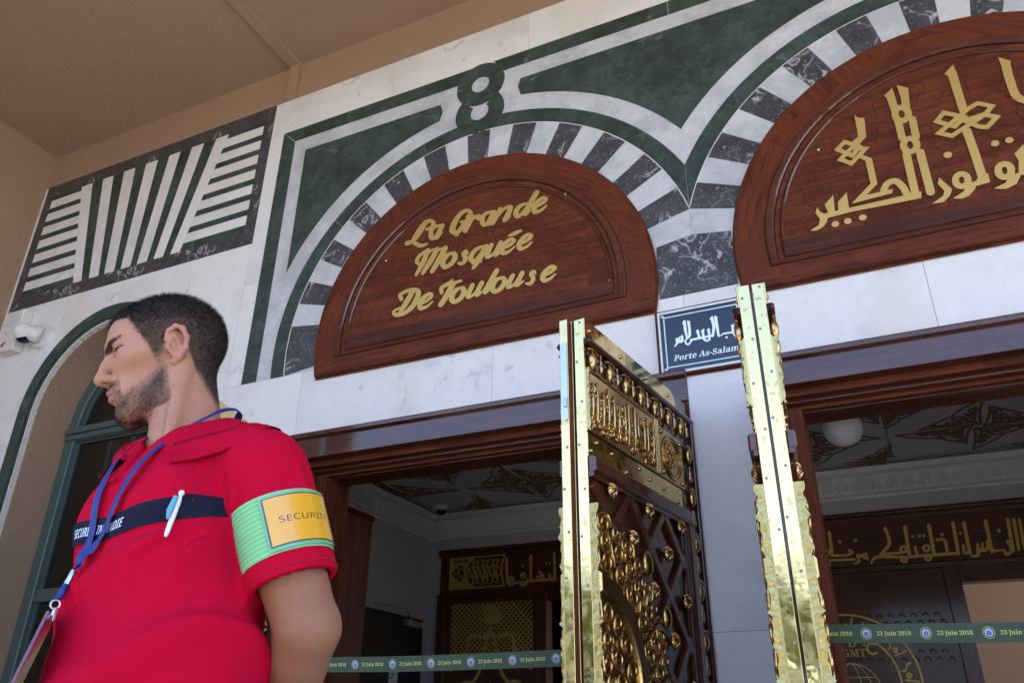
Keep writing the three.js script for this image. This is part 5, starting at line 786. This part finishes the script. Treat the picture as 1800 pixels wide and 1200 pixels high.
  const fing = (o, s) => [[s * -0.075, -0.035], [s * -0.085, -0.015], [s * -0.083, 0.006], [s * -0.072, 0.025]].map(([dx, dy], i) => [[o[0] + dx * 0.3, o[1] + dy * 0.8, o[2] + 0.0], [o[0] + dx * 0.8, o[1] + dy - 0.01, o[2] - 0.012], [o[0] + dx * 1.05, o[1] + dy - 0.03, o[2] + 0.004], 0.0092 - (i === 3 ? 0.0015 : 0)]).concat([[[o[0] + s * 0.02, o[1] + 0.025, o[2] + 0.005], [o[0] - s * 0.02, o[1] + 0.052, o[2] - 0.005], [o[0] - s * 0.05, o[1] + 0.055, o[2] - 0.002], 0.0105]]);
  const hL = [0.035, 0.985, -0.215], hR = [-0.03, 0.97, -0.255];
  const armL = nets(skin(1, [0.172, 1.41, -0.02], [0.243, 1.196, -0.066], [0.10, 1.035, -0.185], [hL, ...fing(hL, 1)]), [-0.12, 0.86, -0.34], [0.36, 1.50, 0.07], 0.0055);
  const armR = nets(skin(-1, [-0.13, 1.42, -0.035], [-0.172, 1.17, -0.135], [-0.10, 1.01, -0.225], [hR, ...fing(hR, -1)]), [-0.36, 0.84, -0.34], [0.14, 1.50, 0.07], 0.0065);
  const chest = nets((x, y, z) => smin(ell(x, y, z, -0.005, 1.36, -0.01, 0.145, 0.12, 0.085), ell(x, y, z, -0.015, 1.455, -0.02, 0.10, 0.05, 0.068), 0.03), [-0.2, 1.2, -0.15], [0.2, 1.55, 0.12], 0.008);
  for (const g of [armL, armR, chest]) { const p = g.attributes.position, c = new Float32Array(p.count * 3); for (let i = 0; i < p.count; i++) { const x = p.getX(i), y = p.getY(i), z = p.getZ(i); c.set(mix3(mix3([0.33, 0.15, 0.082], [0.28, 0.12, 0.066], n3(x * 40, y * 40, z * 40, 11)), [0.33, 0.19, 0.13], 0.3 * sst(0.58, 0.8, n3(x * 220, y * 220, z * 220, 19))), i * 3); } g.setAttribute('color', new THREE.BufferAttribute(c, 3)); }
  const body = mergeGeometries([hg, armL, armR, chest]); mesh('body', body, skinM, man);
}
// polo shirt
const SA = [0.170, 1.422, -0.02], SB = [0.230, 1.252, -0.045], SAr = [-0.128, 1.445, -0.035], SBr = [-0.165, 1.26, -0.11];
function torsoSdf(x, y, z) {
  let d = ell(x, y, z, 0.012, 1.31, -0.004, 0.142, 0.21, 0.122);
  d = smin(d, ell(x, y, z, 0.012, 1.395, -0.02, 0.136, 0.115, 0.104), 0.04);
  d = smin(d, ell(Math.abs(x - 0.008), y, z, 0.062, 1.345, 0.056, 0.066, 0.07, 0.06), 0.05);
  d = smin(d, cap(x, y, z, [-0.122, 1.455, -0.018], [0.148, 1.434, -0.02], 0.056), 0.04);
  d = smin(d, cap(x, y, z, [-0.035, 1.53, -0.04], [-0.13, 1.47, -0.02], 0.042, 0.05), 0.04); d = smin(d, cap(x, y, z, [-0.005, 1.522, -0.045], [0.125, 1.450, -0.025], 0.037, 0.046), 0.04);
  d = smin(d, ell(x, y, z, 0.036, 1.105, 0.014, 0.172, 0.205, 0.134), 0.07);
  d = smin(d, ell(x, y, z, 0.012, 0.95, 0.005, 0.175, 0.13, 0.135), 0.06);
  return d;
}
const sleeve = (x, y, z, a, b) => {
  let d = cap(x, y, z, a, [b[0] + (b[0] - a[0]) * 0.3, b[1] + (b[1] - a[1]) * 0.3, b[2] + (b[2] - a[2]) * 0.3], 0.064, 0.064);
  const l = Math.hypot(b[0] - a[0], b[1] - a[1], b[2] - a[2]), pl = ((x - b[0]) * (b[0] - a[0]) + (y - b[1]) * (b[1] - a[1]) + (z - b[2]) * (b[2] - a[2])) / l;
  d += 0.0035 * sst(-0.034, -0.038, pl) - 0.0015; d = smax(d, pl, 0.004);
  return pl > -0.06 ? Math.max(d, -cap(x, y, z, a, [b[0] * 2 - a[0], b[1] * 2 - a[1], b[2] * 2 - a[2]], 0.053, 0.053)) : d;
};
const folds = (x, y, z) => {
  let w = 0; const nz = n3(x * 9, y * 9, z * 9, 51) * 2.2;
  if (z > -0.09) {
    const ph = (y * 0.78 - x * 0.52 - z * 0.2) * 2 * Math.PI / 0.14 + nz * 2.0; w += 0.017 * Math.pow(0.5 + 0.5 * Math.sin(ph), 4) * sst(1.31, 1.22, y) * sst(-0.16, 0.02, x);
    const dx = x - 0.16, dy = y - 1.335, r = Math.hypot(dx, dy), an = Math.atan2(dy, dx); w += 0.014 * Math.pow(0.5 + 0.5 * Math.sin(an * 8 + nz * 2.5), 2) * sst(0.17, 0.03, r) * sst(0.2, 0.12, x);
    w += 0.005 * Math.pow(0.5 + 0.5 * Math.sin((y + 0.25 * Math.sin(x * 14)) * 2 * Math.PI / 0.06 + nz * 3), 4) * sst(0.07, 0.02, Math.abs(y - 1.255)) * sst(0.14, 0.02, Math.abs(x));
  }
  if (x > 0.15) w += 0.0065 * Math.pow(0.5 + 0.5 * Math.sin((z * 0.9 + x * 0.5) * 2 * Math.PI / 0.034 + nz * 2), 2) * sst(1.30, 1.36, y) * sst(1.47, 1.42, y);
  w *= 1 - 0.75 * sst(0.035, 0.02, Math.abs(y - 1.335)) * (x < 0.16 ? 1 : 0);
  return w + 0.003 * (n3(x * 22, y * 26, z * 26, 71) - 0.5);
};
const shirtBody = (x, y, z) => torsoSdf(x, y, z) - folds(x, y, z);
function shirtSdf(x, y, z) {
  let d = shirtBody(x, y, z);
  if (y > 1.1) { d = smin(d, sleeve(x, y, z, SA, SB) - 0.4 * folds(x, y, z), 0.022); d = smin(d, sleeve(x, y, z, SAr, SBr), 0.022); }
  d = Math.max(d, 0.9 - y);
  // neck hole and open placket
  d = smax(d, -cap(x, y, z, [-0.010, 1.462, -0.006], [-0.04, 1.64, -0.02], 0.070, 0.085), 0.006);
  const t = (1.487 - y) / 0.075; if (t > -0.4 && t < 1.1) d = smax(d, -Math.max(Math.abs(x + 0.008 + 0.006 * t) - 0.030 * (1 - clamp(t)), 0.03 - z, -0.02 - t * 0.01), 0.006);
  return d;
}
{
  const red = phy({ color: lin(0.50, 0.003, 0.028), roughness: 0.9, specularIntensity: 0.12, sheen: 0.0, sheenColor: lin(0.8, 0.03, 0.1), sheenRoughness: 0.6, bumpMap: T.cloth, bumpScale: 0.0006 });
  const sg = nets(shirtSdf, [-0.37, 0.88, -0.2], [0.38, 1.62, 0.24], 0.0058);
  const uvOf = (g) => { const p = g.attributes.position, u = new Float32Array(p.count * 2); for (let i = 0; i < p.count; i++) { u[2 * i] = Math.atan2(p.getX(i), p.getZ(i)) * 0.16; u[2 * i + 1] = p.getY(i); } g.setAttribute('uv', new THREE.BufferAttribute(u, 2)); return g; };
  mesh('polo_shirt', uvOf(sg), red, man);
  const out = (f, o, d) => { let a = 0, b = 0.45; for (let i = 0; i < 26; i++) { const m = (a + b) / 2; f(o[0] + d[0] * m, o[1] + d[1] * m, o[2] + d[2] * m) < 0 ? a = m : b = m; } return a; };
  const strip = (rows, uv) => { const m = rows[0].length, pos = [], u = [], ix = []; rows.forEach((r, i) => r.forEach((p, j) => { pos.push(...p); const q = uv ? uv(i / (rows.length - 1), j / (m - 1)) : [i / (rows.length - 1), j / (m - 1)]; u.push(...q); if (i < rows.length - 1 && j < m - 1) { const k = i * m + j; ix.push(k, k + m, k + 1, k + 1, k + m, k + m + 1); } })); const g = new THREE.BufferGeometry(); g.setAttribute('position', new THREE.Float32BufferAttribute(pos, 3)); g.setAttribute('uv', new THREE.Float32BufferAttribute(u, 2)); g.setIndex(ix); g.computeVertexNormals(); return g; };
  // chest band with lettering
  const bandY = (a) => 1.323 + 0.034 * sst(0.0, 1.5, a) + 0.004 * sst(-0.2, -1.4, a);
  const bt = canvasTex(2048, 128, (x, w, h) => { x.fillStyle = '#1b1d30'; x.fillRect(0, 0, w, h); x.fillStyle = '#c8d4ea'; x.textAlign = 'center'; x.save(); x.translate(w * 0.49, 88); x.transform(0.86, 0, -0.22, 1, 0, 0); x.font = 'bold 68px sans-serif'; x.fillText('SECURITE INCENDIE', 0, 0); x.restore(); });
  const br = []; for (let i = 0; i <= 90; i++) { const a = mix(-1.75, 1.62, i / 90), row = []; for (let j = 0; j <= 4; j++) { const y = bandY(a) + (j / 4 - 0.5) * (0.035 - 0.01 * sst(0.9, 1.6, a)), d = [Math.sin(a), 0, Math.cos(a)], r = out(shirtBody, [0, y, 0], d) + 0.0022; row.push([d[0] * r, y, d[2] * r]); } br.push(row); }
  mesh('chest_band', strip(br), phy({ map: bt, roughness: 0.9, specularIntensity: 0.3, side: THREE.DoubleSide }), man);
  // collar: stand, fold and fallen leaf
  const cn = [-0.016, 1.490, -0.014], cr = []; for (let i = 0; i <= 72; i++) {
    const a = mix(0.62, 2 * Math.PI - 0.5, i / 72), f = Math.pow(Math.abs(Math.cos(a / 2)), 3), back = 0.5 - 0.5 * Math.cos(a), side = Math.abs(Math.sin(a)), s = Math.sin(a), c = Math.cos(a), row = [], lean = -0.2 * s;
    const P = (r, y) => { const yy = y + cn[1] + 0.012 * back - 0.080 * (0.5 + 0.5 * c) - 0.004 + (s < 0 ? -0.012 * s : -0.010 * s) + 0.010 * back * back; const q = [cn[0] + s * r * 1.02 - (yy - cn[1]) * 0.25, yy, cn[2] + c * r]; return q; };
    row.push(P(0.070, -0.012), P(0.073, 0.012 + 0.010 * back), P(0.077, 0.028 + 0.012 * back), P(0.082, 0.031 + 0.012 * back), P(0.087, 0.026 + 0.010 * back));
    const drop = 0.030 + 0.026 * f; for (let j = 1; j <= 5; j++) { const t = j / 5; let q = P(0.087 + t * (0.013 + 0.012 * f), 0.024 + 0.010 * back - drop * t * (0.75 + 0.25 * t)); for (let it = 0; it < 3; it++) { const sd = shirtBody(...q) - 0.004; if (sd < 0) { q[0] += s * -sd; q[2] += c * -sd; q[1] += -sd * 0.8; } } row.push(q); } cr.push(row);
  }
  const cg0 = strip(cr); const thick = (() => { const p = cg0.attributes.position, n = cg0.attributes.normal, g2 = cg0.clone(), p2 = g2.attributes.position; for (let i = 0; i < p.count; i++) p2.setXYZ(i, p.getX(i) + n.getX(i) * 0.0022, p.getY(i) + n.getY(i) * 0.0022, p.getZ(i) + n.getZ(i) * 0.0022); return g2; })();
  mesh('collar', mergeGeometries([cg0, thick]), Object.assign(red.clone(), { side: THREE.DoubleSide }), man);
  mesh('button', new THREE.CylinderGeometry(0.0055, 0.0055, 0.003, 12).rotateX(Math.PI / 2 - 0.5).translate(-0.012, 1.402, 0.118), red, man);
  // armband on the sleeve
  const ax = V(SB[0] - SA[0], SB[1] - SA[1], SB[2] - SA[2]).normalize(), e1 = V(1, 0, 0).addScaledVector(ax, -ax.x).normalize(), e2 = V().crossVectors(e1, ax).normalize(); if (e2.z < 0) e2.negate();
  const ringRows = (a0, a1, t0, t1, n, m, off) => { const rows = []; for (let i = 0; i <= n; i++) { const a = mix(a0, a1, i / n), d = e1.clone().multiplyScalar(Math.cos(a)).addScaledVector(e2, Math.sin(a)), row = []; for (let j = 0; j <= m; j++) { const t = mix(t0, t1, j / m), o = V(...SA).addScaledVector(ax, t); let r = mix(0.0685, 0.0665, (t - 0.06) / 0.09); row.push([o.x + d.x * (r + off), o.y + d.y * (r + off), o.z + d.z * (r + off)]); } rows.push(row); } return rows; };
  const gt = canvasTex(64, 512, (x, w, h) => { for (let k = 0; k < 26; k++) { x.fillStyle = k % 2 ? '#86cf8f' : '#74bd80'; x.fillRect(0, k * h / 26, w, h / 26 + 1); } });
  const rb = ringRows(-Math.PI, Math.PI, 0.062, 0.152, 80, 26, 0), rbr = rb.map((r) => r.map((p, j) => { if (j % 2) { const o = V(...SA).addScaledVector(ax, mix(0.062, 0.152, j / 26)); return [o.x + (p[0] - o.x) * 1.008, o.y + (p[1] - o.y) * 1.008, o.z + (p[2] - o.z) * 1.008]; } return p; }));
  mesh('armband', strip(rbr), std({ map: gt, roughness: 0.7, side: THREE.DoubleSide }), man);
  const yt = canvasTex(512, 512, (x, w, h) => { x.fillStyle = '#1e3a2a'; x.fillRect(0, 0, w, h); x.fillStyle = '#e0a419'; x.fillRect(12, 12, w - 24, h - 24); x.fillStyle = '#2a1c14'; x.font = '88px sans-serif'; x.textAlign = 'center'; x.fillText('SECURITE', w / 2 + 16, h / 2 + 30, 400); });
  const pk = (off, a0, a1, t0, t1) => ringRows(a0, a1, t0, t1, 24, 6, off);
  mesh('armband_sleeve', strip(pk(0.0030, 1.16, -0.56, 0.065, 0.149)), phy({ color: lin(0.16, 0.42, 0.22), roughness: 0.3, clearcoat: 0.8, clearcoatRoughness: 0.15, side: THREE.DoubleSide }), man);
  mesh('armband_card', strip(pk(0.0042, 1.10, -0.51, 0.070, 0.144), (u, v) => [u, 1 - v]), phy({ map: yt, roughness: 0.35, clearcoat: 1, clearcoatRoughness: 0.1, side: THREE.DoubleSide }), man);
  // seams: armhole, sleeve hem, placket
  { const gs = [], red2 = std({ color: lin(0.30, 0.002, 0.016), roughness: 0.95 }); const ringAt = (t, n, a0, a1) => { const pts = []; for (let i = 0; i <= n; i++) { const a = mix(a0, a1, i / n), d = e1.clone().multiplyScalar(Math.cos(a)).addScaledVector(e2, Math.sin(a)), o = V(...SA).addScaledVector(ax, t); const r = out(shirtSdf, o.toArray(), d.toArray()); if (r < 0.12) pts.push(o.addScaledVector(d, r + 0.0002)); } return pts; };
    gs.push(tube(Array.from({ length: 40 }, (_, i) => { const q = mix(-0.5, 2.15, i / 39), d = V(0.42 - 0.12 * Math.max(0, q - 1), Math.cos(q), Math.sin(q)).normalize(), o = [0.105, 1.40, -0.02], r = out(shirtSdf, o, d.toArray()); return V(...o).addScaledVector(d, r + 0.0002); }), 0.0011, 5));
    for (const [t, a0, a1] of [[0.172, -3.1, 3.1]]) { const p = ringAt(t, 70, a0, a1); if (p.length > 3) gs.push(tube(p, 0.0011, 5)); }
    const fz = (x, y) => { let a = 0.0, b = 0.4; for (let i = 0; i < 26; i++) { const m = (a + b) / 2; shirtSdf(x, y, m) < 0 ? a = m : b = m; } return V(x, y, a + 0.0002); };
    for (const x0 of [-0.030, 0.010]) gs.push(tube(Array.from({ length: 16 }, (_, i) => fz(x0, 1.425 - i * 0.006)), 0.0009, 5)); gs.push(tube([fz(-0.03, 1.335), fz(-0.01, 1.335), fz(0.01, 1.335)], 0.0009, 5));
    mesh('seams', join(gs), red2, man); }
  // trousers and shoes
  const leg = (s) => (x, y, z) => { let d = cap(x, y, z, [s * 0.085, 0.92, 0], [s * 0.095, 0.5, 0.01], 0.098, 0.07); d = smin(d, cap(x, y, z, [s * 0.095, 0.5, 0.01], [s * 0.1, 0.06, -0.015], 0.07, 0.058), 0.03); return Math.max(d, 0.03 - y); };
  mesh('trousers', nets((x, y, z) => Math.max(smin(smin(leg(1)(x, y, z), leg(-1)(x, y, z), 0.03), ell(x, y, z, 0, 0.95, 0, 0.17, 0.13, 0.125), 0.05), y - 1.0), [-0.24, 0, -0.2], [0.24, 1.06, 0.2], 0.014), std({ color: lin(0.02, 0.022, 0.035), roughness: 0.9 }), man);
  for (const s of [-1, 1]) mesh('shoe', nets((x, y, z) => Math.max(smin(ell(x, y, z, s * 0.105, 0.045, 0.09, 0.05, 0.05, 0.11), ell(x, y, z, s * 0.1, 0.06, -0.02, 0.045, 0.06, 0.065), 0.04), 0.002 - y), [s * 0.105 - 0.09, -0.01, -0.14], [s * 0.105 + 0.09, 0.16, 0.25], 0.009), M.black, man);
  // lanyard with badge, and pen: things worn on the shirt
  const W = (p) => V(...p).applyMatrix4(man.matrixWorld), onShirt = (x, y, o) => { let a = 0.0, b = 0.4; for (let i = 0; i < 26; i++) { const m = (a + b) / 2; shirtBody(x, y, m) < 0 ? a = m : b = m; } return [x, y, a + o]; };
  const lan = thing('lanyard', 'blue neck lanyard with clear badge holder hanging on the red shirt', 'lanyard', [GX, 0, GZ], GT), blue = phy({ color: lin(0.002, 0.016, 0.17), roughness: 0.5, sheen: 0.1, sheenColor: lin(0.1, 0.2, 0.6), side: THREE.DoubleSide });
  const strap = (pts, name, w = 0.0072) => { const c = new THREE.CatmullRomCurve3(pts.map((p) => V(...p))).getPoints(60), rows = c.map((p, i) => { const tg = V().subVectors(c[Math.min(60, i + 1)], c[Math.max(0, i - 1)]).normalize(), e = 0.004, n = V(shirtBody(p.x + e, p.y, p.z) - shirtBody(p.x - e, p.y, p.z), shirtBody(p.x, p.y + e, p.z) - shirtBody(p.x, p.y - e, p.z), shirtBody(p.x, p.y, p.z + e) - shirtBody(p.x, p.y, p.z - e)).normalize(), s = V().crossVectors(tg, n).normalize().multiplyScalar(w); return [[p.x - s.x, p.y - s.y, p.z - s.z], [p.x + n.x * 0.001, p.y + n.y * 0.001, p.z + n.z * 0.001], [p.x + s.x, p.y + s.y, p.z + s.z]]; }); mesh(name, strip(rows), blue, lan); };
  const J = onShirt(-0.012, 1.262, 0.012);
  const offSkin = (p) => { const q = [...p]; for (let i = 0; i < 60 && headSdf(...toHead(...q)) < 0.010; i++) { const dx = q[0] + 0.045, dz = q[2] + 0.02, l = Math.hypot(dx, dz); q[0] += dx / l * 0.0015; q[2] += dz / l * 0.0015; } return q; };
  strap([[-0.03, 1.55, -0.095], [0.026, 1.566, -0.065], offSkin([0.040, 1.557, -0.030]), offSkin([0.046, 1.537, 0.002]), offSkin([0.044, 1.510, 0.034]), offSkin([0.040, 1.482, 0.062]), onShirt(0.045, 1.42, 0.012), onShirt(0.034, 1.37, 0.008), onShirt(0.010, 1.31, 0.008), J], 'strap');
  strap([[-0.03, 1.55, -0.095], [-0.09, 1.56, -0.07], [-0.104, 1.54, -0.01], [-0.08, 1.50, 0.04], onShirt(-0.045, 1.44, 0.012), onShirt(-0.022, 1.37, 0.008), onShirt(-0.014, 1.31, 0.008), J], 'strap');
  const K = [J[0] - 0.002, 1.222, J[2] + 0.012]; mesh('crimp', tube([V(...J), V(mix(J[0], K[0], 0.5), mix(J[1], K[1], 0.5), mix(J[2], K[2], 0.5))], 0.0042, 8), M.steel, lan); mesh('tail', tube([V(mix(J[0], K[0], 0.5), mix(J[1], K[1], 0.5), mix(J[2], K[2], 0.5)), V(...K)], [0.0045, 0.0055], 8), blue, lan);
  mesh('clip', join([new THREE.TorusGeometry(0.006, 0.0015, 6, 14).rotateY(1.2).translate(K[0], K[1] - 0.008, K[2] + 0.002), rbox(-0.003, 0.003, -0.03, -0.012, -0.002, 0.003, 0.001).translate(...K)]), M.steel, lan);
  const bd = partGroup('badge', lan); bd.position.set(K[0] - 0.004, K[1] - 0.028, K[2] + 0.004); bd.rotation.set(0.0, -0.62, 0); bd.rotation.order = 'YXZ'; bd.rotation.x = -0.22;
  mesh('card', rbox(-0.045, 0.045, -0.128, 0, -0.0008, 0.0008, 0.0005), std({ color: lin(0.25, 0.12, 0.2), roughness: 0.5 }), bd); mesh('holder', rbox(-0.048, 0.048, -0.132, 0.006, -0.002, 0.002, 0.001), phy({ color: lin(0.5, 0.3, 0.45), transmission: 0.7, thickness: 0, roughness: 0.12 }), bd);
  const pen = thing('pen', 'white ballpoint pen with pale blue clip on the dark chest band', 'pen', [GX, 0, GZ], GT), pa = onShirt(0.131, 1.362, 0.008), pb = onShirt(0.126, 1.302, 0.009), pv = (t, o = 0) => V(mix(pa[0], pb[0], t), mix(pa[1], pb[1], t), mix(pa[2], pb[2], t) + o);
  const pw = std({ color: lin(0.75, 0.77, 0.78), roughness: 0.35 }); mesh('barrel', tube([pv(0), pv(0.12), pv(0.5), pv(0.9), pv(1)], [0.0025, 0.004, 0.004, 0.0034, 0.0018], 10), pw, pen); mesh('button', new THREE.SphereGeometry(0.0045, 10, 8).translate(...pv(-0.06).toArray()), pw, pen); mesh('clip', tube([pv(0.05, 0.006), pv(0.4, 0.009), pv(0.6, 0.007)], [0.004, 0.0042, 0.002], 8), std({ color: lin(0.10, 0.36, 0.5), roughness: 0.35 }), pen);
}
renderer.render(scene, camera);
